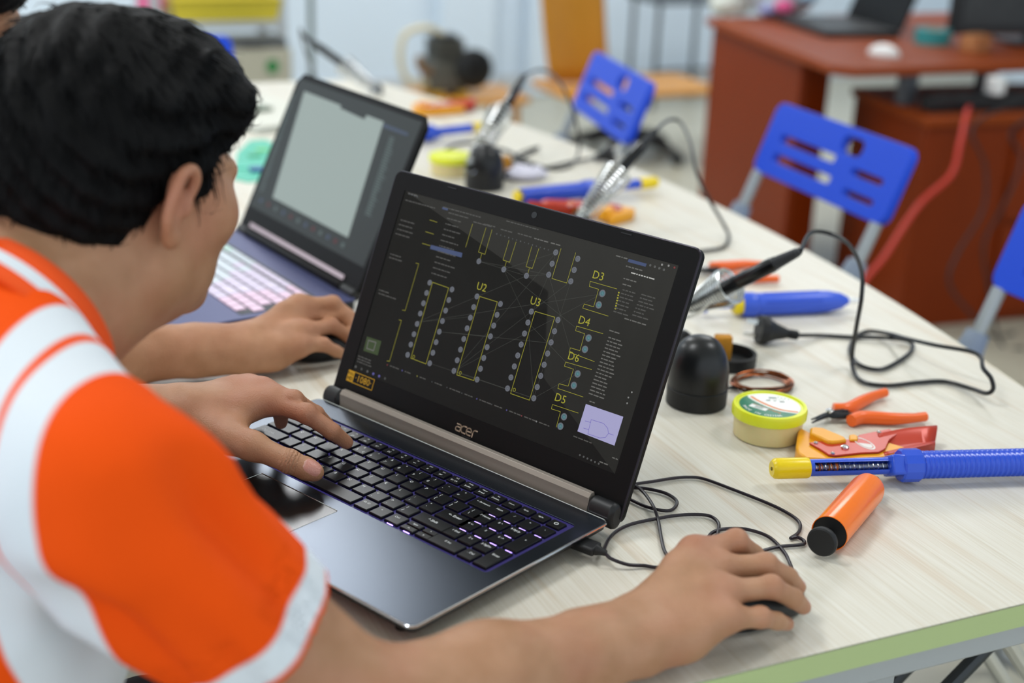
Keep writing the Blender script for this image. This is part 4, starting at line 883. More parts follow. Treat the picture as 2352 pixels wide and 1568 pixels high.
panel('side_panel', A + n * .03, e1 + n * .03, 0, .725, .02, m_ch)
panel('cross_panel', e1 + n * .055, e1 + n * .055 + np.array([.10, .026]), .02, .725, .018, m_ch)
pf = np.array([1.964, 2.262]); pr_ = np.array([2.75, 2.19])
bm = NB(); prism(bm, [dl(p) for p in (pf, pr_, pr_ + np.array([.10, .45]), pf + np.array([.10, .45]))], 0, .60); obj('pedestal', bm, m_ch, desk, bevel=.003)
bm = NB(); prism(bm, [dl(p) for p in (pf + np.array([-.012, -.015]), pr_ + np.array([.012, -.015]), pr_ + np.array([.11, .46]), pf + np.array([.09, .46]))], .60, .625); obj('pedestal_top', bm, m_chd, desk, bevel=.003)
for x, y in ((2.03, 2.44), (2.30, 2.42), (2.60, 2.40)):
    bm = NB(); box(bm, x - 2.2 - .022, y - 2.8 - .022, .625, x - 2.2 + .022, y - 2.8 + .022, .725); obj('post', bm, mat('slate_grey_post', '585b60', .4, .4), desk, bevel=.003)
for k in range(2):
    y0 = .03 + k * .29; bm = NB(); d = (pr_ - pf) / np.linalg.norm(pr_ - pf); nn = np.array([d[1], -d[0]])
    a = pf + d * .30 + nn * .001; c = pf + d * .79 + nn * .001
    prism(bm, [dl(p) for p in (a, c, c + nn * .014, a + nn * .014)], y0, y0 + .27); obj('drawer_front', bm, m_ch, desk, bevel=.002)
# things on the desk
q = ony(2170, 250, 2.42); t = thing('power_strip', 'black power strip lying on the brown pedestal under the desktop', 'power strip', (2.19, 2.33, .625), -.08)
bm = NB(); box(bm, -.17, -.03, 0, .17, .03, .045); obj('body', bm, m_black, t, bevel=.006)
for k in range(4): bm = NB(); lathe(bm, [(.017, .045), (.017, .047)], 16, Matrix.Translation((-.12 + .07 * k, 0, 0))); obj('socket', bm, mat('socket_grey', '3a3b3d', .5), t)
bm = NB(); box(bm, .03, -.036, .045, .07, .012, .095); obj('white_adapter', bm, m_white, t, bevel=.006)
t = thing('black_adapter', 'chunky black power adapter on the pedestal beside the power strip', 'adapter', (2.47, 2.31, .625), -.1); bm = NB(); box(bm, -.08, -.035, 0, .08, .035, .04); obj('body', bm, m_black, t, bevel=.01)
bm = NB(); lathe(bm, [(.006, -.03), (.004, .03)], 10, Matrix.Translation((-.085, 0, .02)) @ Matrix.Rotation(pi / 2, 4, 'Y')); obj('cord_stub', bm, m_cord, t)
def wcable(name, label, pts, r, m, cat='cable'):
    P = spl(pts, 10); o0 = np.array(P[len(P) // 2]); bm = NB(); tube(bm, [np.array(p) - o0 for p in P], r, 8); o = obj(name, bm, m, loc=o0); return tag(o, label, cat)
wcable('red_cable', 'red cable hanging in front of the brown pedestal', [ony(u, v, y) for u, v, y in ((2226, 246, 2.30), (2220, 262, 2.20), (2205, 330, 2.15), (2185, 400, 2.13), (2120, 460, 2.11), (2075, 520, 2.10), (2030, 590, 2.08), (1985, 645, 2.06), (1940, 720, 2.03))] + [onz(1900, 800, .008)], .007, mat('red_cable_sheath', 'c8372a', .4))
wcable('black_cable', 'black cable hanging down the brown pedestal under the power strip', [(2.28, 2.25, .665)] + [ony(u, v, y) for u, v, y in ((2235, 290, 2.18), (2262, 380, 2.16), (2258, 480, 2.14), (2200, 580, 2.13), (2180, 650, 2.12), (2230, 720, 2.10))] + [onz(2280, 770, .006), onz(2330, 765, .006)], .004, m_cord)
wcable('black_cable', 'black cable hanging beside the adapter at the end of the pedestal', [(2.42, 2.23, .66)] + [ony(u, v, y) for u, v, y in ((2325, 300, 2.17), (2345, 370, 2.15), (2300, 480, 2.13), (2260, 560, 2.12), (2270, 660, 2.11))] + [onz(2300, 790, .006), onz(2352, 800, .006)], .004, m_cord)
# closed-back laptop seen from the side
t = thing('laptop', 'black open laptop standing on the reddish brown desk', 'laptop', (float(onz(1925, 68, .75)[0]), float(onz(1925, 68, .75)[1]), .75), -1.75)
bm = NB(); box(bm, -.19, -.14, .0, .19, .12, .022); obj('base', bm, m_black, t, bevel=.004)
bm = NB(); box(bm, -.19, 0, 0, .19, .008, .24, mx=Matrix.Translation((0, .12, .02)) @ Matrix.Rotation(-.35, 4, 'X')); obj('lid', bm, m_bezel, t, bevel=.003)
t = thing('monitor', 'dark grey flat monitor on the reddish brown desk', 'monitor', (2.72, 2.66, .75), -.15)
bm = NB(); box(bm, -.33, -.015, .03, .33, .02, .42); obj('screen_panel', bm, mat('monitor_dark', '191a1c', .35), t, bevel=.004)
bm = NB(); box(bm, -.12, -.06, 0, .12, .10, .012); obj('stand_base', bm, m_black, t, bevel=.003); bm = NB(); box(bm, -.03, .02, .012, .03, .045, .2); obj('stand_neck', bm, m_black, t)
bm = NB(); box(bm, -.30, -.017, .06, .30, -.0155, .40); obj('screen_glass', bm, mat('monitor_glass', '2a2b2c', .25, noise=(30, .4)), t)
t = thing('desk_mouse', 'white computer mouse at the edge of the reddish brown desk', 'mouse', onz(2030, 124, .755), .4, 'computer mice'); t.location.z = .75
bm = NB(); bmesh.ops.create_uvsphere(bm, u_segments=20, v_segments=12, radius=1)
for v in bm.verts: v.co = Vector((v.co.x * .030, v.co.y * .050, max(0, v.co.z * .030 + .004)))
obj('shell', bm, m_white, t, smooth=180)
bm = NB(); lathe(bm, [(.005, -.003), (.007, 0), (.005, .003)], 12, Matrix.Translation((0, .022, .031)) @ Matrix.Rotation(pi / 2, 4, 'Y')); obj('scroll_wheel', bm, m_black, t)
t = thing('teal_tape_roll', 'teal roll of tape between the black laptop and the dark monitor', 'tape roll', onz(2140, 100, .75)); t.location.z = .75
bm = NB(); lathe(bm, [(.030, 0), (.055, 0), (.055, .045), (.030, .045), (.030, 0)], 28, cap=False); obj('tape', bm, mat('teal_tape', '2f8a8c', .35), t)
bm = NB(); lathe(bm, [(.026, .001), (.0298, .001), (.0298, .044), (.026, .044), (.026, .001)], 24, cap=False); obj('core', bm, mat('card_core', 'b59a74', .7), t)
t = thing('small_box', 'small brown cardboard box beside the dark monitor', 'box', onz(2238, 118, .75), .3); t.location.z = .75
bm = NB(); box(bm, -.04, -.03, 0, .04, .03, .05); obj('carton', bm, mat('cardboard', 'a5683c', .7), t, bevel=.002); bm = NB(); box(bm, -.041, -.006, .02, .041, .006, .051); obj('tape', bm, mat('tape', 'c08a58', .4), t)
def blob(name, label, cat, loc, s, m, seed=1, amp=.2, parts=()):
    t = thing(name, label, cat, loc); rt = random.Random(seed); bm = NB(); bmesh.ops.create_icosphere(bm, subdivisions=4, radius=1)
    ph = [(rt.uniform(2, 6), rt.uniform(2, 6), rt.uniform(2, 6), rt.uniform(0, 6)) for _ in range(6)]
    for v in bm.verts:
        d = v.co.copy(); k = 1 + amp * sum(math.sin(a * d.x + b * d.y + c * d.z + e) for a, b, c, e in ph) / 3
        v.co = Vector((d.x * s[0] * k, d.y * s[1] * k, max(0, (d.z * k * .5 + .45) * s[2])))
    obj('bag', bm, m, t, smooth=180)
    for k, (x, y, z, r, mm) in enumerate(parts):
        bm = NB(); bmesh.ops.create_icosphere(bm, subdivisions=2, radius=r)
        for v in bm.verts: v.co = Vector((v.co.x + x, v.co.y + y, v.co.z * .7 + z))
        obj('bundle', bm, mm, t, smooth=180)
    return t
m_pink = mat('pink_plastic', 'e85f96', .4); m_cyan = mat('pale_blue_plastic', 'a9cfe8', .3)
blob('plastic_bag', 'clear bag of pink and blue parts on the brown desk behind a laptop', 'bag', onz(1790, 38, .75), (.11, .09, .17), mat('clear_bag', 'd5e2ea', .3), 3, .2, ((-.04, -.08, .045, .035, m_pink), (.05, -.085, .08, .04, m_cyan), (-.09, -.05, .03, .03, mat('lilac_plastic', '9a9fd0', .4))))
blob('white_sack', 'crumpled white sack on the corner of the brown desk', 'bag', onz(1680, 32, .75), (.09, .07, .12), mat('white_sack_cloth', 'd8dcd2', .6), 8, .18, ((.0, -.07, .09, .02, mat('dull_gold', 'a08a3c', .5)),))
# ---- bent plywood chair on a black star base
m_ply = mat('honey_plywood', 'c98a2e', .35, noise=(6, .1))
t = thing('plywood_chair', 'honey coloured bent plywood chair on a black star base by the white wall', 'chair', (0, 0, 0)); Yc = 4.5
c0 = ony(1400, 215, Yc); t.location = V((c0[0], c0[1], 0))
def pc(u, v, dy=0): q = ony(u, v, Yc + dy); return Vector((q[0] - c0[0], q[1] - c0[1], q[2]))
bm = NB(); R0 = []
for (ul, ur, v) in ((1236, 1372, -150), (1238, 1380, -80), (1242, 1388, 0), (1248, 1392, 80), (1256, 1396, 150), (1262, 1402, 190)):
    l, r = pc(ul, v), pc(ur, v); R0.append([bm.verts.new(l + (r - l) * k / 8 + Vector((0, .03 * math.sin(pi * k / 8), 0))) for k in range(9)])
for a, b in zip(R0, R0[1:]):
    for i in range(8): bm.faces.new((a[i], a[i + 1], b[i + 1], b[i]))
o = obj('backrest', bm, m_ply, t, smooth=180); s = o.modifiers.new('s', 'SOLIDIFY'); s.thickness = .014
bm = NB(); zs = pc(1400, 200).z
p0, p1 = pc(1256, 198), pc(1606, 205)
prism(bm, rrect(p0.x, -.22, p1.x, .20, .05), zs - .012, zs + .012); obj('seat', bm, m_ply, t, bevel=.005)
cx = (p0.x + p1.x) / 2
bm = NB(); lathe(bm, [(.05, zs * .25), (.03, zs * .35), (.03, zs - .03), (.10, zs - .012)], 18, Matrix.Translation((cx, 0, 0))); obj('column', bm, m_black, t)
for k in range(5):
    a = 2 * pi * k / 5 + .3; bm = NB(); tube(bm, [(cx, 0, zs * .32), (cx + .16 * math.cos(a), .16 * math.sin(a), zs * .28), (cx + .27 * math.cos(a), .27 * math.sin(a), .05)], [.03, .025, .018], 8); l = obj('foot_arm', bm, m_black, t)
    bm = NB(); lathe(bm, [(.024, -.015), (.026, 0), (.024, .015)], 14, Matrix.Translation((cx + .27 * math.cos(a), .27 * math.sin(a), .026)) @ Matrix.Rotation(pi / 2, 4, 'X')); obj('castor', bm, m_black, l)
# ---- black wire frame table behind
t = thing('wire_frame_stand', 'thin black metal frame stand against the white wall', 'stand', (3.12, 5.55, 0))
for x in (-.19, .19):
    for y in (-.13, .13): bm = NB(); tube(bm, [(x, y, 0), (x, y, .53)], .012, 8); obj('leg', bm, m_steel_d, t)
bm = NB(); box(bm, -.22, -.16, .53, .40, .16, .55); obj('top', bm, m_steel_d, t, bevel=.004)
bm = NB(); tube(bm, [(-.19, -.13, .2), (.19, -.13, .2)], .008, 8); obj('rail', bm, m_steel_d, t)
# ---- small engine on a wooden stool
Ye = 4.6; ec = ony(1025, 215, Ye); zst = float(ec[2])
t = thing('wooden_stool', 'low honey coloured wooden stool carrying the small engine', 'stool', (ec[0] + .08, ec[1], 0))
bm = NB(); prism(bm, rrect(-.22, -.17, .24, .17, .03), zst - .025, zst); obj('seat', bm, m_ply, t, bevel=.004)
for x in (-.17, .18):
    for y in (-.12, .12): bm = NB(); tube(bm, [(x * 1.1, y * 1.1, 0), (x, y, zst - .025)], [.016, .02], 8); obj('leg', bm, m_ply, t)
m_eng = mat('grimy_cast_metal', '5d5d57', .5, .5, noise=(25, .35), bump=(60, .5, .01)); m_engd = mat('oily_black_metal', '1b1c1d', .4, .3)
t = thing('small_engine', 'small grimy grey engine with a black drum and beige hose', 'engine', (ec[0], ec[1], zst))
bm = NB(); box(bm, -.09, -.07, .02, .07, .07, .15); obj('crankcase', bm, m_eng, t, bevel=.015)
for k in range(6): bm = NB(); prism(bm, rrect(-.075, -.075, .055, .075, .02), .155 + .013 * k, .162 + .013 * k); obj('cooling_fin', bm, m_eng, t)
bm = NB(); prism(bm, rrect(-.055, -.055, .035, .055, .02), .15, .245); obj('cylinder', bm, m_engd, t)
bm = NB(); lathe(bm, [(.03, -.03), (.075, -.03), (.082, -.01), (.082, .02), (.06, .035), (.02, .035)], 28, Matrix.Translation((.09, -.06, .11)) @ Matrix.Rotation(pi / 2, 4, 'X')); obj('drum', bm, m_engd, t)
bm = NB(); tube(bm, spl([(-.02, 0, .24), (-.10, -.02, .275), (-.19, -.02, .25), (-.21, -.02, .16), (-.18, -.02, .07), (-.09, -.02, .05)], 8), .013, 10); obj('hose', bm, mat('beige_hose', 'cfc4a2', .5), t)
for x in (-.06, .05): bm = NB(); box(bm, x - .02, -.08, 0, x + .02, .08, .02); obj('mount_foot', bm, mat('yellow_bracket', 'b9962c', .5), t, bevel=.003)
bm = NB(); tube(bm, spl([(-.09, -.05, .10), (-.14, -.07, .12), (-.15, -.07, .17)], 6), .016, 10); obj('carburettor', bm, mat('rusty_pipe', '8a6a4a', .5, .5), t)
# ---- metal rack at the back with bin, cabinet and pole
Yr_ = 4.8
t = thing('metal_rack', 'grey metal rack against the white wall past the far end of the table', 'rack', (.62, 4.95, 0))
for x in (-.30, .20):
    for y in (-.15, .15): bm = NB(); box(bm, x - .018, y - .018, 0, x + .018, y + .018, 1.3); obj('post', bm, m_steel, t)
for z in (.10, .575, 1.05): bm = NB(); box(bm, -.32, -.17, z - .03, .22, .17, z); obj('shelf', bm, m_steel, t, bevel=.003)
t = thing('yellow_bin', 'yellow plastic bin on the metal rack', 'bin', (.60, 4.90, .575))
bm = NB(); lv = []
for (a, b, z) in ((.20, .12, 0), (.22, .13, .09), (.205, .115, .09), (.19, .105, .012)): lv.append([bm.verts.new((x * a, y * b, z)) for x, y in ((-1, -1), (1, -1), (1, 1), (-1, 1))])
for p, q2 in zip(lv, lv[1:]):
    for i in range(4): bm.faces.new((p[i], p[(i + 1) % 4], q2[(i + 1) % 4], q2[i]))
bm.faces.new(lv[0][::-1]); bm.faces.new(lv[-1]); obj('tray', bm, mat('yellow_bin_plastic', 'd6c33a', .4), t)
bm = NB(); tube(bm, [(-.21, -.135, .088), (.21, -.135, .088)], .008, 8); obj('rim', bm, mat('yellow_bin_plastic', 'd6c33a', .4), t)
blob('pink_bag', 'pink plastic bag beside the yellow bin on the rack', 'bag', (.325, 4.88, .575), (.05, .05, .12), m_pink, 4, .15)
t = thing('beige_cabinet', 'beige steel cabinet with a round green sticker under the metal rack shelf', 'cabinet', (.68, 4.655, .0))
bm = NB(); box(bm, -.18, -.12, 0, .11, .12, .50); obj('body', bm, mat('beige_steel', 'a8a594', .45), t, bevel=.006)
bm = NB(); box(bm, -.165, -.124, .03, .095, -.1205, .48); obj('door', bm, mat('beige_steel_door', 'b0ad9c', .45), t)
bm = NB(); lathe(bm, [(.026, 0), (.026, .002)], 20, Matrix.Translation((.03, -.1265, .435)) @ Matrix.Rotation(pi / 2, 4, 'X')); obj('green_sticker', bm, mat('green_sticker', '1f7a3c', .5), t)
t = thing('tool_case', 'dark grey tool case lying flat on the beige steel cabinet', 'case', (.64, 4.64, .50)); bm = NB(); box(bm, -.17, -.09, 0, .14, .09, .035); obj('shell', bm, mat('dark_case', '43474a', .5), t, bevel=.008); bm = NB(); tube(bm, [(-.05, -.095, .018), (.05, -.095, .018)], .008, 8); obj('handle', bm, m_black, t)
bm = NB(); tube(bm, [(0, 0, 0), (0, 0, 1.6)], .012, 10); tag(obj('thin_pole', bm, mat('dark_green_grey_paint', '5d6b66', .4), loc=(.93, 4.75, 0)), 'thin grey green pole standing before the white wall', 'pole')

# ---- low folding stool tucked by the near corner of the table
t = thing('folding_stool', 'folding stool with chrome and dark crossed legs tucked under the table corner', 'stool', (.33, .21, 0))
bm = NB(); prism(bm, rrect(-.07, -.05, .07, .06, .015), .600, .618); obj('seat', bm, m_black, t, bevel=.004)
for y in (-.04, .05):
    bm = NB(); tube(bm, [(-.025, y, .600), (.016, y, .547), (.067, y, .486), (.45, y, .0)], [.010, .009, .0085, .0085], 10); obj('chrome_leg', bm, m_chrome, t)
    bm = NB(); tube(bm, [(.035, y * .6, .600), (-.022, y * .6, .548), (-.06, y * .6, .515), (-.62, y * .6, .0)], .0085, 10); obj('dark_leg', bm, m_steel_d, t)
# ================================================================ people: continuous surfaces grown from blended limbs
def smin(a, b, k):
    if k <= 0: return np.minimum(a, b)
    h = np.clip(.5 + .5 * (b - a) / k, 0, 1); return b + (a - b) * h - k * h * (1 - h)
def smax(a, b, k): return -smin(-a, -b, k)
class Cone:
    def __init__(s, a, b, ra, rb, k=.01, op=1): s.a, s.b, s.ra, s.rb, s.k, s.op = np.array(a, float), np.array(b, float), ra, rb, k, op
    def d(s, P):
        ba = s.b - s.a; L = ba @ ba + 1e-12; q = P - s.a; t = np.clip(q @ ba / L, 0, 1); q = q - t[:, None] * ba
        return np.sqrt((q * q).sum(1)) - (s.ra + (s.rb - s.ra) * t)
class Ell:
    def __init__(s, c, r, A=None, k=.01, op=1): s.c, s.r, s.A, s.k, s.op = np.array(c, float), np.array(r, float), A, k, op
    def d(s, P):
        q = P - s.c
        if s.A is not None: q = q @ s.A.T
        k0 = np.sqrt(((q / s.r) ** 2).sum(1)); k1 = np.sqrt(((q / s.r ** 2) ** 2).sum(1)) + 1e-9; return k0 * (k0 - 1) / k1
class Field:
    def __init__(s, core, chains=(), kf=.008): s.core, s.chains, s.kf = list(core), [list(c) for c in chains], kf
    def __call__(s, P, act=None):
        core, chains = (s.core, s.chains) if act is None else act
        c = None
        for p in core:
            d = p.d(P)
            if c is None: c = d if p.op > 0 else np.full(len(P), 1.0)
            else: c = smin(c, d, p.k) if p.op > 0 else smax(c, -d, p.k)
        if c is None: c = np.full(len(P), 1.0)
        out = c
        for ch in chains:
            f = None
            for p in ch: d = p.d(P); f = d if f is None else smin(f, d, p.k)
            out = np.minimum(out, smin(c, f, s.kf))
        return out
    def cull(s, c, rad):
        P = c[None]; dv = [(p, p.d(P)[0]) for p in s.core]; m = min([d for p, d in dv if p.op > 0] or [9]); lim = max(m, 0) + 2.2 * rad + .035
        core = [p for p, d in dv if d < lim]; chains = []
        for ch in s.chains:
            if min(p.d(P)[0] for p in ch) < 2.2 * rad + .035: chains.append(ch)
        return core, chains
def grow(fn, lo, hi, h, B=22, cull=None):
    """surface nets on a sparse grid -> verts, quads"""
    lo = np.array(lo, float); n = np.ceil((np.array(hi) - lo) / h).astype(int) + 1
    nb = np.ceil(n / B).astype(int); rad = B * h * .87
    g = np.stack(np.meshgrid(*[np.arange(k) for k in nb], indexing='ij'), -1).reshape(-1, 3); cen = lo + (g + .5) * B * h
    d0 = np.concatenate([fn(cen[i:i + 20000]) for i in range(0, len(cen), 20000)]); g = g[np.abs(d0) < rad * 1.25 + .012]
    S = int(max(n)) + 8 * B
    ax = np.arange(B + 1); off = np.stack(np.meshgrid(ax, ax, ax, indexing='ij'), -1).reshape(-1, 3)
    ids, pos, quads = [], [], []
    def gid(c): return ((c[:, 0] + 2) * S + (c[:, 1] + 2)) * S + (c[:, 2] + 2)
    for b in g:
        o = b * B; P = lo + (o + off) * h; act = cull(lo + (b + .5) * B * h, rad) if cull else None
        v = (fn(P, act) if cull else fn(P)).reshape(B + 1, B + 1, B + 1); s = v < 0
        if s.all() or not s.any(): continue
        # cells with a sign change
        cs = [s[i:B + i, j:B + j, k:B + k] for i in (0, 1) for j in (0, 1) for k in (0, 1)]; sm = sum(c.astype(np.int8) for c in cs); cells = np.argwhere((sm > 0) & (sm < 8))
        acc = np.zeros((len(cells), 3)); cnt = np.zeros(len(cells))
        for axi in range(3):
            for p in (0, 1):
                for q in (0, 1):
                    a = np.zeros(3, int); oth = [k for k in range(3) if k != axi]; a[oth[0]], a[oth[1]] = p, q; e = a.copy(); e[axi] = 1
                    ia, ib = cells + a, cells + e; va, vb = v[ia[:, 0], ia[:, 1], ia[:, 2]], v[ib[:, 0], ib[:, 1], ib[:, 2]]; m = (va < 0) != (vb < 0)
                    t = np.where(m, va / np.where(m, va - vb, 1), 0); pt = ia + (ib - ia) * t[:, None]; acc += pt * m[:, None]; cnt += m
        ids.append(gid(cells + o)); pos.append(lo + (o + acc / cnt[:, None]) * h)
        for axi in range(3):
            o1, o2 = [(1, 2), (2, 0), (0, 1)][axi]
            sl0 = [slice(0, B)] * 3; sl1 = [slice(0, B)] * 3; sl1[axi] = slice(1, B + 1)
            x = s[tuple(sl0)]; y = s[tuple(sl1)]; e = np.argwhere(x != y)
            if not len(e): continue
            fl = x[e[:, 0], e[:, 1], e[:, 2]]; u = np.zeros(3, int); w = np.zeros(3, int); u[o1] = 1; w[o2] = 1
            c = e + o; q = np.stack([gid(c), gid(c - u), gid(c - u - w), gid(c - w)], 1); q[~fl] = q[~fl][:, ::-1]; quads.append(q)
    ids = np.concatenate(ids); pos = np.concatenate(pos); quads = np.concatenate(quads); od = np.argsort(ids); ids, pos = ids[od], pos[od]
    ix = np.searchsorted(ids, quads); ix[ix >= len(ids)] = 0; ok = (ids[ix] == quads).all(1); return pos, ix[ok]
def mesh_np(name, pos, quads, m, parent, attrs=None, loc=(0, 0, 0)):
    me = bpy.data.meshes.new(name); nq = len(quads); pos = pos - np.array(loc)
    me.vertices.add(len(pos)); me.vertices.foreach_set('co', pos.astype(np.float32).ravel()); me.loops.add(nq * 4); me.loops.foreach_set('vertex_index', quads.astype(np.int32).ravel())
    me.polygons.add(nq); me.polygons.foreach_set('loop_start', np.arange(0, nq * 4, 4, dtype=np.int32)); me.polygons.foreach_set('use_smooth', np.ones(nq, bool)); me.update(calc_edges=True); me.validate()
    for k, a in (attrs or {}).items():
        at_ = me.attributes.new(k, 'FLOAT', 'POINT'); at_.data.foreach_set('value', a.astype(np.float32))
    me.materials.append(m); o = bpy.data.objects.new(name, me); COL.objects.link(o); o.parent = parent; return o
def polish(fn, pos, h, it=1):
    for _ in range(it):
        d = np.zeros(len(pos)); G = np.zeros_like(pos)
        for i in range(0, len(pos), 60000):
            p = pos[i:i + 60000]; d[i:i + 60000] = fn(p)
            for k in range(3):
                e = np.zeros(3); e[k] = h * .5; G[i:i + 60000, k] = (fn(p + e) - fn(p - e)) / h
        n2 = (G * G).sum(1) + 1e-6; pos = pos - G * np.clip(d / n2, -h * .6, h * .6)[:, None]
    return pos
def attr(nt, name):
    n = nt.nodes.new('ShaderNodeAttribute'); n.attribute_name = name; return n.outputs['Fac']
def skin_mat(name, col, red, dark):
    m = bpy.data.materials.new(name); m.use_nodes = True; nt = m.node_tree; b = bsdf(m); L = nt.links.new
    tc = nt.nodes.new('ShaderNodeTexCoord')
    def noise(sc, det=4):
        n = nt.nodes.new('ShaderNodeTexNoise'); n.inputs['Scale'].default_value = sc; n.inputs['Detail'].default_value = det; L(tc.outputs['Object'], n.inputs['Vector']); return n.outputs['Fac']
    def mix(f, a, c):
        x = nt.nodes.new('ShaderNodeMix'); x.data_type = 'RGBA'
        if isinstance(f, float): x.inputs[0].default_value = f
        else: L(f, x.inputs[0])
        for i, v in ((6, a), (7, c)):
            if isinstance(v, str): x.inputs[i].default_value = hx(v)
            else: L(v, x.inputs[i])
        return x.outputs[2]
    def rng(f, a, b_, c=0., d=1.):
        r = nt.nodes.new('ShaderNodeMapRange'); L(f, r.inputs[0]); r.inputs[1].default_value, r.inputs[2].default_value, r.inputs[3].default_value, r.inputs[4].default_value = a, b_, c, d; return r.outputs[0]
    c = mix(rng(noise(38), .35, .7), col, dark); c = mix(rng(noise(14, 2), .45, .75, 0, .55), c, red)
    c = mix(rng(attr(nt, 'red'), 0, 1, 0, .75), c, red)
    nl = rng(attr(nt, 'nail'), .0, .22); c = mix(nl, c, 'cf9384')
    lun = rng(attr(nt, 'lun'), .86, 1.0, 0, .7); c = mix(lun, c, 'e3c4b8')
    L(c, b.inputs['Base Color'])
    rr_ = nt.nodes.new('ShaderNodeMapRange'); L(nl, rr_.inputs[0]); rr_.inputs[3].default_value = .52; rr_.inputs[4].default_value = .25; L(rr_.outputs[0], b.inputs['Roughness'])
    b.inputs['Subsurface Weight'].default_value = .12; b.inputs['Subsurface Radius'].default_value = (1, .35, .2); b.inputs['Subsurface Scale'].default_value = .006
    # pores and the folds over the thumb joint
    wv = nt.nodes.new('ShaderNodeMath'); wv.operation = 'SINE'; w0 = nt.nodes.new('ShaderNodeMath'); w0.operation = 'MULTIPLY'; w0.inputs[1].default_value = 1900.
    nz = nt.nodes.new('ShaderNodeMath'); nz.operation = 'MULTIPLY_ADD'; L(noise(300, 2), nz.inputs[0]); nz.inputs[1].default_value = .0035; L(attr(nt, 'fold'), nz.inputs[2]); L(nz.outputs[0], w0.inputs[0]); L(w0.outputs[0], wv.inputs[0])
    am = nt.nodes.new('ShaderNodeMath'); am.operation = 'MULTIPLY'; L(wv.outputs[0], am.inputs[0]); L(attr(nt, 'foldm'), am.inputs[1])
    ad = nt.nodes.new('ShaderNodeMath'); ad.operation = 'MULTIPLY_ADD'; L(noise(700, 3), ad.inputs[0]); ad.inputs[1].default_value = .8; L(am.outputs[0], ad.inputs[2])
    bp = nt.nodes.new('ShaderNodeBump'); bp.inputs['Strength'].default_value = .55; bp.inputs['Distance'].default_value = .0010; L(ad.outputs[0], bp.inputs['Height']); L(bp.outputs[0], b.inputs['Normal'])
    return m
def hand(core, wrist, elbow, W, fingers, thumb, rw=(.026, .036, .043), palm_k=.014, fr=1.0):
    """wrist/elbow world points; fingers: 4 lists MCP,PIP,DIP,TIP (index..little); thumb: CMC,MCP,IP,TIP"""
    mid = elbow + (wrist - elbow) * .42
    core += [Cone(elbow, mid, rw[2], rw[1] * 1.12, .02), Cone(mid, wrist, rw[1] * 1.1, rw[0] * .88, .02)]
    ax = (wrist - elbow) / np.linalg.norm(wrist - elbow)
    side = fingers[0][0] - fingers[3][0]; side /= np.linalg.norm(side)
    for s in (-1, 1): core.append(Cone(mid * .35 + wrist * .65 + side * s * .006, wrist + side * s * .011, rw[1] * .75, rw[0] * .74, .012))
    chains = []
    for i, f in enumerate(fingers):
        mcp, pip, dip, tip = f
        st = wrist + side * (.012 - .008 * i) + ax * .006
        r0 = (.0125, .0128, .0122, .0112)[i] * fr
        core.append(Cone(st, mcp, .0165 * fr, r0, palm_k)); core.append(Ell(mcp + np.array([0, 0, .0020]), (.0118 * fr, .0118 * fr, .0112 * fr), None, .006))
        k = (1.0, 1.02, .97, .86)[i] * fr
        chains.append([Cone(mcp, pip, .0098 * k, .0089 * k, .004), Ell(pip + np.array([0, 0, .0008]), (.0094 * k,) * 3, None, .004), Cone(pip, dip, .0087 * k, .0079 * k, .003), Cone(dip, tip, .0080 * k, .0066 * k, .003)])
    core.append(Ell(wrist * .45 + fingers[3][0] * .55 - side * .002 - np.array([0, 0, .010]), (.017, .017, .014), None, .02))
    for i in range(3): core.append(Cone(fingers[i][0] * .82 + wrist * .18, fingers[i + 1][0] * .82 + wrist * .18, .0115 * fr, .0115 * fr, .012))
    cmc, mcp, ip, tip = thumb
    core.append(Cone(wrist * .8 + cmc * .2, cmc, .018, .0165, .014)); core.append(Cone(cmc, mcp, .0165, .0128, .012)); core.append(Cone(cmc * .5 + mcp * .5, fingers[0][0] * .75 + wrist * .25, .0085, .0085, .014))
    chains.append([Cone(mcp, ip, .0116 * fr, .0103 * fr, .004), Ell(ip + np.array([0, 0, .0004]), (.0106 * fr,) * 3, None, .004), Cone(ip, tip, .0100 * fr, .0082 * fr, .003), Ell(ip * .35 + tip * .65, (.0098 * fr,) * 3, None, .006)])
    return chains
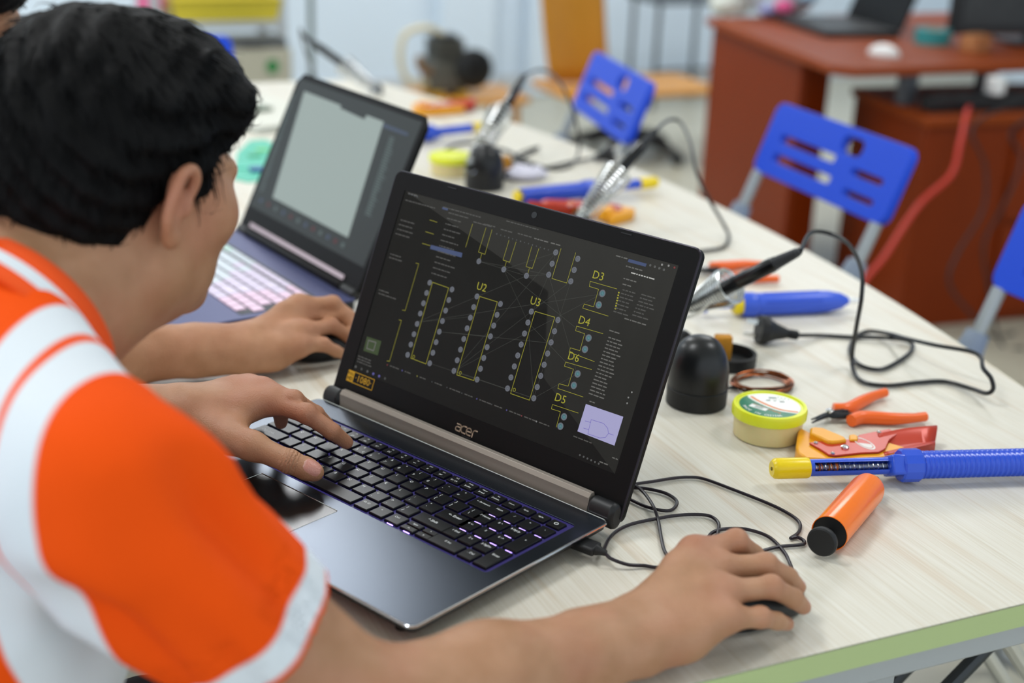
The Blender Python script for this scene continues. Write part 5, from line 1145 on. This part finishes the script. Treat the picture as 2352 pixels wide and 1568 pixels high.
def head_prims(Hc, F, Rr, U):
    A = np.stack([Rr, F, U]); W = lambda r, f, u: Hc + Rr * r + F * f + U * u
    E = lambda c, r, k=.02, op=1: Ell(W(*c), r, A, k, op)
    pr = [E((0, -.005, .007), (.073, .089, .081)), E((0, .030, -.045), (.061, .062, .080), .03), E((0, .040, -.095), (.050, .050, .036), .025), E((0, .080, -.120), (.020, .014, .014), .02), E((0, .083, -.018), (.050, .013, .014), .015)]
    for s in (-1, 1):
        pr += [E((s * .046, .060, -.052), (.020, .022, .020), .025), E((s * .050, .004, -.088), (.016, .022, .026), .025), E((s * .031, .096, -.038), (.016, .010, .009), .01, -1)]
        # ear: plate, rim, lobe, tragus
        def e(f, u, r=0.):
            u = -.038 + (u + .031) * .80; return W(s * (.073 + r * .9), f * .85 - .002 + .22 * (u + .038), u)
        rim = spl([e(.012, -.030, .003), e(.012, -.012, .008), e(.002, -.002, .012), e(-.012, -.006, .016), e(-.019, -.022, .018), e(-.017, -.042, .014), e(-.008, -.056, .009), e(.002, -.064, .006)], 3)
        pr += [Ell(e(-.004, -.030, .006), (.004, .0135, .021), np.stack([Rr * s * .9 + F * .43, F * .9 - Rr * s * .43, U]), .004)]
        pr += [Cone(a, b, .0036, .0036, .003) for a, b in zip(rim, rim[1:])]
        pr += [Ell(e(.000, -.063, .006), (.0045, .0065, .0075), A, .005), Ell(e(.010, -.036, .004), (.006, .005, .007), A, .004), Ell(e(.000, -.036, .014), (.007, .0075, .0095), A, .004, -1)]
    pr += [Cone(W(0, .094, -.028), W(0, .112, -.062), .007, .0105, .012), Cone(W(-.013, .098, -.066), W(.013, .098, -.066), .007, .007, .008), E((0, .092, -.090), (.024, .010, .009), .008), E((0, .1005, -.0895), (.022, .005, .0015), .003, -1)]
    return pr, W
def frame_of(az, pt, rl=0):
    az, pt, rl = map(math.radians, (az, pt, rl)); F = np.array([math.cos(az) * math.cos(pt), math.sin(az) * math.cos(pt), -math.sin(pt)]); Rr = np.array([math.sin(az), -math.cos(az), 0.]); U = np.cross(Rr, F)
    return F, math.cos(rl) * Rr + math.sin(rl) * U, math.cos(rl) * U - math.sin(rl) * Rr
def C7(x, y, z): return onz(380 + x / 4.523, 840 + y / 4.523, z)
def C3(x, y, z): return onz(400 + x / 1.96, 100 + y / 1.96, z)
def nail_attr(pos, nails):
    nl = np.full(len(pos), -1.); lun = np.zeros(len(pos))
    for c, t, n, a, b in nails:
        t = t / np.linalg.norm(t); n = n - t * (n @ t); n /= np.linalg.norm(n); s = np.cross(t, n); q = pos - c; m = (np.abs(q) < .02).all(1) & (q @ n > -.006)
        v = 1 - (np.abs(q @ t / a) ** 3.0 + np.abs(q @ s / b) ** 3.0); nl = np.where(m, np.maximum(nl, v), nl); lun = np.where(m & (v > 0), np.clip(.5 - (q @ t) / a * .5, 0, 1), lun)
    return nl, lun
def person(name, label, S, h, detail):
    t = thing(name, label, 'person', S['base'])
    base = np.array(S['base'])
    F, Rr, U = frame_of(*S['head']); Hc = S['Hc']; az = math.radians(S['az']); fB = np.array([math.cos(az), math.sin(az), 0]); rB = np.array([math.sin(az), -math.cos(az), 0]); Z = np.array([0, 0, 1.])
    N = S['N']; core, HW = head_prims(Hc, F, Rr, U)
    hb = HW(0, -.022, -.055); AB = np.stack([rB, fB, Z])
    core += [Cone(N - Z * .03, hb, .058, .054, .03), Cone(N + fB * .05 - Z * .03, HW(0, .030, -.095), .045, .040, .03)]
    SR, SL = S['SR'], S['SL']; mid = (SR + SL) / 2
    chest = mid - fB * .045 - Z * .12; belly = mid - fB * .11 - Z * .32; pel = S['pel']
    tor = [Ell(chest, (.155, .105, .17), AB, .05), Ell(belly, (.145, .105, .16), AB, .06), Ell(pel, (.165, .125, .11), AB, .06), Cone(N - fB * .03 - Z * .02, SR - Z * .0, .050, .048, .04), Cone(N - fB * .03 - Z * .02, SL, .050, .048, .04), Ell(chest - fB * .05 + Z * .07, (.13, .06, .10), AB, .05)]
    core += tor
    chains = []
    for sd in ('R', 'L'):
        sh, el = S['S' + sd], S['E' + sd]; core += [Cone(sh, el, .044, .038, .03)]
        chains += hand(core, S['W' + sd], el, None, S['F' + sd], S['T' + sd], S.get('rw', (.026, .036, .042)))
    fld = Field(core, chains, .009)
    allp = np.array([Hc + F * .16, Hc - F * .14, Hc + U * .14, Hc + Rr * .12, Hc - Rr * .12, pel - .2, pel + .2, SR - .1, SL - .1, SR + .1, SL + .1] + [p for sd in 'RL' for p in [S['E' + sd] - .06, S['E' + sd] + .06, S['W' + sd] + .05, S['W' + sd] - .05] + [q for f in S['F' + sd] for q in f]])
    lo, hi = allp.min(0) - .03, allp.max(0) + .03
    lo[2] = max(lo[2], pel[2] - .13)
    pos, quads = grow(fld, lo, hi, h, cull=fld.cull)
    nails = S.get('nails', [])
    nl, lun = nail_attr(pos, nails)
    red = np.zeros(len(pos))
    for sd in 'RL':
        for f in S['F' + sd]:
            for j, r in ((0, .014), (1, .010), (3, .009)): red = np.maximum(red, np.exp(-((pos - f[j]) ** 2).sum(1) / r ** 2) * (.8 if j != 3 else .7))
    ear = HW(.084, -.008, -.03); red = np.maximum(red, np.exp(-((pos - ear) ** 2).sum(1) / .03 ** 2) * .9)
    tip, ip = S['TL'][3], S['TL'][2]; ax = (tip - ip) / np.linalg.norm(tip - ip); q = pos - ip; fold = q @ ax; foldm = np.exp(-(fold / .0065) ** 2) * (np.sqrt((q * q).sum(1)) < .018)
    o = mesh_np('body', pos, quads, S['skin'], t, dict(nail=nl, lun=lun, red=red, fold=fold, foldm=foldm), base)
    o['label'] = S.get('body_label', 'tan skin')
    # eyes and brows
    for s in (-1, 1):
        bm = NB(); bmesh.ops.create_uvsphere(bm, u_segments=20, v_segments=14, radius=.0108); c = HW(s * .031, .0795, -.038)
        for v in bm.verts: v.co = v.co + V(c - base)
        ey = obj('eye', bm, mat('eye_white', 'd9d2cc', .25), t, smooth=180)
        bm = NB(); lathe(bm, [(.0056, .0093), (.0050, .0100), (.0026, .0107), (.0004, .0109)], 20, axis_mx(c - base, c - base + F - U * .25)); obj('iris', bm, mat('dark_brown_iris', '1a0f0a', .15), ey, smooth=180)
        bm = NB(); tube(bm, spl([HW(s * .014, .0965, -.017) - base, HW(s * .030, .0945, -.012) - base, HW(s * .050, .0830, -.016) - base], 5), [.0022, .0028, .003, .0032, .0032, .003, .0028, .0024, .002, .0014, .001], 8, flat=.7); obj('eyebrow', bm, mat('black_brow', '0a0908', .7), t, smooth=180)
        bm = NB(); tube(bm, spl([HW(s * .019, .0880, -.0345) - base, HW(s * .031, .0915, -.0305) - base, HW(s * .044, .0860, -.0350) - base], 5), .0022, 8); obj('eyelid', bm, S['skin'], t, smooth=180)
    return dict(t=t, base=base, fld=fld, HW=HW, F=F, Rr=Rr, U=U, Hc=Hc, fB=fB, rB=rB, N=N, SR=SR, SL=SL, tor=tor, chest=chest, pel=pel, AB=AB, S=S)
def hairdo(P, n_str, seed, h=.003, mname='black_hair'):
    """thick short black hair: a cap cut along the hairline, with strands over it"""
    Hc, A = P['Hc'], np.stack([P['Rr'], P['F'], P['U']]); HW = P['HW']
    def loc(X): return (X - Hc) @ A.T
    caps = [Ell((0, -.006, .008), (.0800, .0955, .0865), None, .02), Ell((0, -.050, -.030), (.070, .054, .060), None, .03), Ell((0, .046, .044), (.066, .046, .045), None, .025), Ell((.030, .066, .030), (.044, .030, .032), None, .02), Ell((-.03, .066, .030), (.044, .030, .032), None, .02), Ell((.0555, .033, -.026), (.0125, .014, .028), None, .012), Ell((-.0555, .033, -.026), (.0125, .014, .028), None, .012)]
    def cap(q):
        d = caps[0].d(q)
        for c in caps[1:]: d = smin(d, c.d(q), c.k)
        return d - .0016 * np.sin(q[:, 0] * 150 + q[:, 1] * 70 + 2 * np.sin(q[:, 2] * 60)) * np.sin(q[:, 1] * 120 - q[:, 2] * 90) - .0018 * np.sin(q[:, 0] * 330 + q[:, 2] * 260)
    xs = np.array([-.12, -.05, -.030, -.020, -.006, .006, .014, .022, .030, .040, .048, .056, .066, .080, .120]); ys = np.array([-.100, -.098, -.088, -.064, -.030, -.014, -.014, -.040, -.062, -.068, -.052, -.018, .000, .006, .010])
    def line(q):                      # height of the hairline at each front-back position
        return np.interp(q[:, 1], xs, ys)
    def fn(X):
        q = loc(X); return smax(cap(q), (line(q) - q[:, 2]) * .75, .006)
    pos, quads = grow(fn, Hc - .16, Hc + .16, h, B=20)
    hm = MATS.get(mname)
    if hm is None:
        hm = mat(mname, '040405', .6, 0, .15); nt = hm.node_tree; b = bsdf(hm); tc = nt.nodes.new('ShaderNodeTexCoord'); mp = nt.nodes.new('ShaderNodeMapping'); mp.inputs['Scale'].default_value = (240, 240, 30); nz = nt.nodes.new('ShaderNodeTexNoise'); nz.inputs['Scale'].default_value = 1; nz.inputs['Detail'].default_value = 3
        nt.links.new(tc.outputs['Object'], mp.inputs[0]); nt.links.new(mp.outputs[0], nz.inputs['Vector']); bp = nt.nodes.new('ShaderNodeBump'); bp.inputs['Strength'].default_value = .6; bp.inputs['Distance'].default_value = .002; nt.links.new(nz.outputs['Fac'], bp.inputs['Height']); nt.links.new(bp.outputs[0], b.inputs['Normal'])
    ho = mesh_np('hair', pos, quads, hm, P['t'], None, P['base']); ho['label'] = 'thick short black hair'
    # strands
    rs = np.random.RandomState(seed); idx = rs.choice(len(pos), n_str); q = loc(pos[idx])
    e = .002; G = np.stack([cap(q + np.eye(3)[k] * e) - cap(q - np.eye(3)[k] * e) for k in range(3)], 1); G /= np.linalg.norm(G, axis=1)[:, None] + 1e-9
    whorl = np.array([.005, -.055, .10]); flow = q - whorl; flow[:, 2] -= .03; flow = flow - G * (flow * G).sum(1)[:, None]; flow /= np.linalg.norm(flow, axis=1)[:, None] + 1e-9
    flow += rs.normal(0, .12, flow.shape); L = rs.uniform(.016, .034, n_str) * np.where(q[:, 2] > -.03, 1, .55) * np.where(q[:, 1] > .045, .55, 1); ns = 4; vs, fs = [], []
    side = np.cross(flow, G); side /= np.linalg.norm(side, axis=1)[:, None] + 1e-9
    rows = []
    for k in range(ns + 1):
        s = k / ns; c = q - G * .002 + flow * (L * s)[:, None] + G * ((.007 * s - .013 * s * s) * rs.uniform(.5, 1.4, n_str))[:, None]; w = (.0008 * (1 - s * .9)); rows.append((c - side * w, c + side * w, c + G * w * 1.2))
    V3 = np.stack([np.stack(r, 1) for r in rows], 1)            # n, ns+1, 3, 3
    lowest = V3[:, -1, 0, 2] > np.interp(V3[:, -1, 0, 1], xs, ys) - .006; V3 = V3[lowest]; m = len(V3)
    Vw = V3.reshape(-1, 3) @ A + Hc; bi = np.arange(m)[:, None, None] * (ns + 1) * 3 + (np.arange(ns) * 3)[None, :, None]
    tri = np.array([[0, 1, 4, 3], [1, 2, 5, 4], [2, 0, 3, 5]]); Q = (bi[..., None] + tri[None, None]).reshape(-1, 4)
    so = mesh_np('hair_strands', Vw, Q, hm, ho, None, P['base']); so['kind'] = 'stuff'
def shirt_mat(name, zones):
    """colour zones by signed distances stored on the cloth: sleeve seam (seam) and distance along the sleeve (cuff)"""
    m = bpy.data.materials.new(name); m.use_nodes = True; nt = m.node_tree; b = bsdf(m); L = nt.links.new
    def step(src, e, w=.0012):
        r = nt.nodes.new('ShaderNodeMapRange'); L(src, r.inputs[0]); r.inputs[1].default_value = e - w; r.inputs[2].default_value = e + w; return r.outputs[0]
    col = None
    for att, stops in zones:
        src = attr(nt, att)
        for e, c in stops:
            if e is None: col = c; continue
            x = nt.nodes.new('ShaderNodeMix'); x.data_type = 'RGBA'; L(step(src, e), x.inputs[0])
            for i, v in ((6, col), (7, c)):
                if v == 'keep': v = base_col
                if isinstance(v, str): x.inputs[i].default_value = hx(v)
                else: L(v, x.inputs[i])
            col = x.outputs[2]
        base_col = col
    L(col, b.inputs['Base Color']); b.inputs['Roughness'].default_value = .8; b.inputs['Specular IOR Level'].default_value = .15
    tc = nt.nodes.new('ShaderNodeTexCoord'); nz = nt.nodes.new('ShaderNodeTexNoise'); nz.inputs['Scale'].default_value = 900; L(tc.outputs['Object'], nz.inputs['Vector']); bp = nt.nodes.new('ShaderNodeBump'); bp.inputs['Strength'].default_value = .12; bp.inputs['Distance'].default_value = .0006; L(nz.outputs['Fac'], bp.inputs['Height']); L(bp.outputs[0], b.inputs['Normal'])
    return m
ORG, WHT = 'f25205', 'dfe6ec'
def shirt(P, h, cut_t, seam, folds=True):
    SR, SL, N, fB, rB, chest, pel, S = (P[k] for k in ('SR', 'SL', 'N', 'fB', 'rB', 'chest', 'pel', 'S')); Z = np.array([0, 0, 1.])
    prims = list(P['tor'])
    axs = {}
    for sd, sh, el in (('R', SR, S['ER']), ('L', SL, S['EL'])):
        ax = (el - sh) / np.linalg.norm(el - sh); LN = np.linalg.norm(el - sh); axs[sd] = (sh, ax, LN)
    tf = Field(prims + [Cone(axs[s][0], axs[s][0] + axs[s][1] * axs[s][2] * 1.05 - Z * .010, .052, S.get('slv', .041), .03) for s in 'RL'])
    f_all = P['fld']
    seam_p, seam_n = seam
    def fold(X):
        sh, ax, LN = axs['R']; q = X - sh; t = q @ ax; r = q - t[:, None] * ax; e1 = np.cross(ax, Z); e1 /= np.linalg.norm(e1); e2 = np.cross(ax, e1); an = np.arctan2(r @ e2, r @ e1)
        w = np.clip((t + .02) / .06, 0, 1) * (1 - .6 * np.clip((t - .36 * LN) / (.25 * LN), 0, 1))
        f1 = .0070 * w * (np.sin(an * 4 + t * 14 + 1.0 + .5 * np.sin(t * 30)) + .55 * np.sin(an * 7 - t * 19)) + .0016 * np.sin(X @ np.array([55, 20, 40.]))
        return f1 - .004 * np.exp(-((X - (sh + ax * .02)) ** 2).sum(1) / .002)
    def fn(X):
        d = tf(X) - .0075
        if folds: d = d - fold(X)
        d0 = d
        for s in 'RL':
            sh, ax, LN = axs[s]; q = X - sh; t = q @ ax; r = np.sqrt(np.maximum(0, (q * q).sum(1) - t * t)); near = r < .12
            d = np.where(near & (t > 0), np.maximum(d, t - cut_t * LN), d)
            inner = np.maximum(d0 + .0045, (cut_t * LN - .045) - t); d = np.where(near, np.maximum(d, -inner), d)
        # neck opening and hem
        nq = X - N; nd = (P['HW'](0, -.02, -.05) - N); nd /= np.linalg.norm(nd); ra_ = np.linalg.norm(nq - (nq @ nd)[:, None] * nd, axis=1); d = np.where(ra_ < .10, smax(d, np.minimum(nq @ nd + .004, .072 - ra_ + .5 * (nq @ nd)) if False else np.where(ra_ < .082, nq @ nd + .004, -.02), .004), d)
        return np.maximum(d, pel[2] - .02 - X[:, 2])
    pts = np.array([SR, SL, pel, N, S['ER'], S['EL'], chest]); lo, hi = pts.min(0) - .19, pts.max(0) + .19
    pos, quads = grow(fn, lo, hi, h, B=20)
    sh, ax, LN = axs['R']; q = pos - sh; tR = q @ ax; rR = np.linalg.norm(q - tR[:, None] * ax, axis=1)
    shL, axL, LL_ = axs['L']; qL = pos - shL; tL = qL @ axL
    cuff = np.where((pos - P['N']) @ rB > 0, tR - cut_t * LN, tL - cut_t * LL_)
    seamd = np.where((pos - P['N']) @ rB > 0, np.minimum((pos - seam_p) @ seam_n, .098 - rR), -1)
    dT = Field(P['tor'][:3])(pos); dA = Cone(sh, sh + ax * LN, .052, .044).d(pos); seamd = np.where(dT < dA - .004, np.minimum(seamd, -.003), seamd)
    o = mesh_np('shirt', pos, quads, S['cloth'], P['t'], dict(seam=seamd, cuff=cuff), P['base']); o['label'] = S['shirt_label']
    # collar: fold-over leaf round the neck
    nd = (P['HW'](0, -.022, -.055) - N); nd /= np.linalg.norm(nd); c0 = N - nd * .028 - Z * .026 + fB * .006
    r1 = rB - nd * (rB @ nd); r1 /= np.linalg.norm(r1); f1 = np.cross(nd, r1); f1 = f1 if f1 @ fB > 0 else -f1
    rows = [(.066, .0, 0), (.0655, .020, 0), (.067, .034, 0), (.071, .038, 0), (.076, .034, 0), (.083, .018, 0), (.088, .006, 1), (.0915, -.003, 0), (.0935, -.007, 0), (.0905, -.0085, 0), (.084, .004, 0)]
    bm = NB(); G = []
    angs = np.linspace(math.radians(68), math.radians(472 - 180 + 180), 60)
    angs = np.linspace(math.radians(70), math.radians(470), 64)
    for r, z, w in rows:
        G.append([bm.verts.new(V(c0 + nd * (z + .010 * math.sin(-a) * 0) + (r1 * math.cos(a) * 1.02 + f1 * math.sin(a) * .98) * (r - .003) - P['base'])) for a in np.linspace(math.radians(115), math.radians(425), 60)])
    for k, (a, b) in enumerate(zip(G, G[1:])):
        for i in range(len(a) - 1): bm.faces.new((a[i], a[i + 1], b[i + 1], b[i])).material_index = 1 if k in (5,) and True else 0
    cm = [mat('orange_knit', ORG, .8, bump=(900, .15)), mat('white_knit', WHT, .8, bump=(900, .15))]
    oc = obj('collar', bm, cm, o, smooth=180); sd_ = oc.modifiers.new('s', 'SOLIDIFY'); sd_.thickness = .0022
    return o
def trousers(P):
    S = P['S']; pel, fB, rB, t = P['pel'], P['fB'], P['rB'], P['t']; Z = np.array([0, 0, 1.]); core = [Ell(pel - Z * .03, (.18, .14, .11), P['AB'], .05)]; feet = []
    for s in (-1, 1):
        hp = pel + rB * s * .09 - Z * .05; kn = hp + fB * .40 + rB * s * .03 - Z * .0; kn[2] = .50; an = kn - fB * .06; an[2] = .09
        core += [Cone(hp, kn, .088, .066, .05), Cone(kn, an, .066, .046, .03)]; feet.append(an)
    f = Field(core); pts = np.array([pel] + feet + [feet[0] + fB * .3, feet[1] + fB * .3]); pos, quads = grow(f, np.array([pts[:, 0].min() - .25, pts[:, 1].min() - .25, .05]), np.array([pts[:, 0].max() + .3, pts[:, 1].max() + .25, pel[2] + .15]), .010, B=14)
    o = mesh_np('trousers', pos, quads, mat('dark_trousers', '22252c', .8), t, None, P['base'])
    for an in feet:
        fs = Field([Ell(an - Z * .045 + fB * .05, (.046, .13, .045), P['AB'], .03), Cone(an - Z * .01, an - Z * .04, .046, .05, .03)]); g = lambda X, fs=fs: np.maximum(fs(X), .001 - X[:, 2])
        pos, quads = grow(g, an - .22, an + .24, .008, B=14); mesh_np('shoe', pos, quads, mat('dark_shoe', '18181a', .5), t, None, P['base'])
# ---- the man at the circuit-board laptop
def vv(*a): return np.array(a, float)
m_skin1 = skin_mat('skin_tan', 'b88a69', 'b5725a', 'a87a57')
m_skin2 = skin_mat('skin_tan_brown', 'b78663', 'b27456', 'a2714d')
cloth1 = shirt_mat('orange_white_knit', [('seam', [(None, ORG), (-.068, WHT), (-.041, ORG), (-.034, WHT), (0., ORG)]), ('cuff', [(-.024, WHT), (-.0045, ORG)])])
g6 = lambda x, y, z: C6(x, y, .75 + z)
S1 = dict(base=(-.80, .14, 0), az=22, head=(32, 10, 4), Hc=vv(-.521, .294, 1.112), N=vv(-.602, .225, 1.030), SR=dep(232, 1128, .80), SL=vv(-.655, .405, .975), pel=vv(-.83, .135, .56), ER=vv(-.425, -.014, .797), EL=vv(-.60, .50, .80),
    WR=g6(560, 1225, .031), WL=C7(150, 470, .815), rw=(.0265, .0325, .040),
    FR=[[g6(1010, 610, .056), g6(1320, 520, .059), g6(1450, 620, .043), g6(1530, 700, .030)], [g6(1170, 720, .049), g6(1540, 700, .050), g6(1700, 790, .036), g6(1775, 860, .024)], [g6(1220, 900, .046), g6(1580, 860, .046), g6(1745, 945, .032), g6(1815, 1005, .020)], [g6(1230, 1090, .038), g6(1500, 1085, .034), g6(1620, 1110, .022), g6(1695, 1130, .013)]],
    TR=[g6(720, 1010, .024), g6(880, 830, .027), g6(1010, 760, .023), g6(1110, 740, .018)],
    FL=[[C7(1090, 370, .8235), C7(1470, 500, .8190), C7(1730, 680, .8020), C7(1880, 795, .7860)], [C7(1000, 270, .826), C7(1330, 360, .826), C7(1560, 500, .808), C7(1690, 620, .789)], [C7(870, 240, .823), C7(1110, 350, .817), C7(1200, 490, .799), C7(1200, 590, .7865)], [C7(740, 240, .816), C7(890, 320, .806), C7(950, 420, .794), C7(975, 490, .7850)]],
    TL=[C7(480, 680, .806), C7(900, 830, .8045), C7(1290, 995, .7960), C7(1555, 1105, .7870)],
    skin=m_skin1, cloth=cloth1, shirt_label='orange polo shirt with white shoulder bands and collar stripe', body_label='tan skin')
tl = S1['TL']; axn = tl[3] - tl[2]; vw = CAM - tl[3]; vw /= np.linalg.norm(vw)
nn_ = vw * .75 + vv(0, 0, .55); nn_ = nn_ - axn * (nn_ @ axn) / (axn @ axn); nn_ /= np.linalg.norm(nn_)
S1['nails'] = [(tl[2] * .16 + tl[3] * .84 + nn_ * .0085, axn, nn_, .0086, .0072)]
for f in S1['FR'][1:3]: a_ = f[3] - f[2]; S1['nails'].append((f[3] + vv(0, 0, .004), a_, vv(0, 0, 1) + a_ / np.linalg.norm(a_) * .5, .0055, .0050))
P1_ = person('person', 'man in orange and white polo leaning over the circuit-board laptop', S1, .0022, True)
hairdo(P1_, 5200, 4)
p1, p2, p3 = dep(345, 888, .85), dep(62, 1150, .735), dep(130, 1420, .76); sn_ = np.cross(p2 - p1, p3 - p1); sn_ /= np.linalg.norm(sn_); sn_ = sn_ if sn_ @ (S1['ER'] - S1['SR']) > 0 else -sn_
shirt(P1_, .0030, .625, (p1, sn_)); trousers(P1_)
# ---- his neighbour at the slate laptop, mostly hidden
cloth2 = shirt_mat('orange_knit_plain', [('cuff', [(None, ORG), (-.024, WHT), (-.0045, ORG)])])
g3 = lambda x, y, z: C3(x, y, .75 + z)
W2_ = g3(300, 1372, .033); e2 = onz(150, 838, .787); 
S2 = dict(base=(-.86, 1.0, 0), az=-2, head=(-6, 8, 0), Hc=dep(-150, 5, 1.60), N=vv(0, 0, 0), pel=vv(-.92, .97, .56), skin=m_skin2, cloth=cloth2, shirt_label='plain orange polo shirt', rw=(.026, .033, .038),
    WR=W2_, ER=e2 + vv(-.05, .02, .006), WL=vv(-.66, 1.17, .66), EL=vv(-.80, 1.27, .76),
    FR=[[g3(560, 1180, .060), g3(715, 1170, .060), g3(785, 1225, .045), g3(825, 1275, .030)], [g3(590, 1230, .047), g3(755, 1220, .047), g3(812, 1275, .034), g3(850, 1330, .020)], [g3(590, 1300, .042), g3(705, 1268, .042), g3(780, 1312, .028), g3(815, 1355, .016)], [g3(560, 1365, .034), g3(672, 1355, .030), g3(730, 1385, .020), g3(770, 1402, .012)]],
    TR=[g3(400, 1300, .030), g3(480, 1252, .032), g3(540, 1228, .027), g3(590, 1218, .021)],
    FL=[[vv(-.58, 1.12 + .018 * k, .64), vv(-.54, 1.12 + .02 * k, .632), vv(-.52, 1.12 + .021 * k, .620), vv(-.505, 1.12 + .021 * k, .612)] for k in range(4)], TL=[vv(-.64, 1.135, .65), vv(-.61, 1.105, .645), vv(-.585, 1.095, .635), vv(-.565, 1.09, .63)])
S2['N'] = S2['Hc'] + vv(-.085, 0, -.115); S2['SR'] = S2['N'] + vv(-.01, -.175, -.05); S2['SL'] = S2['N'] + vv(-.01, .175, -.05)
P2_ = person('person', 'person in black glasses at the slate laptop, hand on a mouse', S2, .0034, False)
hairdo(P2_, 1500, 9, .005); shirt(P2_, .006, .62, (S2['SR'], vv(0, -1, 0)), False); trousers(P2_)
HW = P2_['HW']; gl = thing('eyeglasses', 'black framed glasses on the face of the person at the slate laptop', 'glasses', HW(0, .10, -.036)); gb = HW(0, .10, -.036)
m_gf = mat('black_glasses_frame', '0c0c0d', .2)
for s in (-1, 1):
    bm = NB(); tube(bm, [HW(s * (.034 + .027 * math.cos(a)), .106 - .012 * abs(math.cos(a)), -.037 + .019 * math.sin(a)) - gb for a in np.linspace(0, 2 * pi, 28, endpoint=False)], .0018, 8, closed=True); obj('rim', bm, m_gf, gl)
    bm = NB(); tube(bm, [HW(s * .061, .096, -.030) - gb, HW(s * .076, .080, -.030) - gb, HW(s * .081, .02, -.026) - gb, HW(s * .083, -.01, -.028) - gb], .0022, 8); obj('temple_arm', bm, m_gf, gl)
    bm = NB(); bm.faces.new([bm.verts.new(V(HW(s * (.034 + .0265 * math.cos(a)), .106 - .012 * abs(math.cos(a)), -.037 + .0185 * math.sin(a)) - gb)) for a in np.linspace(0, 2 * pi, 24, endpoint=False)]); obj('lens', bm, mat('clear_lens', 'ffffff', .02, trans=1, ior=1.05), gl)
bm = NB(); tube(bm, [HW(-.009, .108, -.030) - gb, HW(0, .112, -.028) - gb, HW(.009, .108, -.030) - gb], .0016, 8); obj('bridge', bm, m_gf, gl)
mo2 = g3(700, 1330, .018); MS2 = mouse('black computer mouse under the hand beside the slate laptop', mo2, .15)
for t_, lab, loc_, rz in ((ch0, 'blue folding chair under the man in the orange and white polo', (-1.03, .06), pi + .38), (ch0, 'blue folding chair under the person in black glasses', (-1.13, .97), pi)):
    c = copy_tree(t_); chair_at(c, loc_[0], loc_[1], rz, lab)
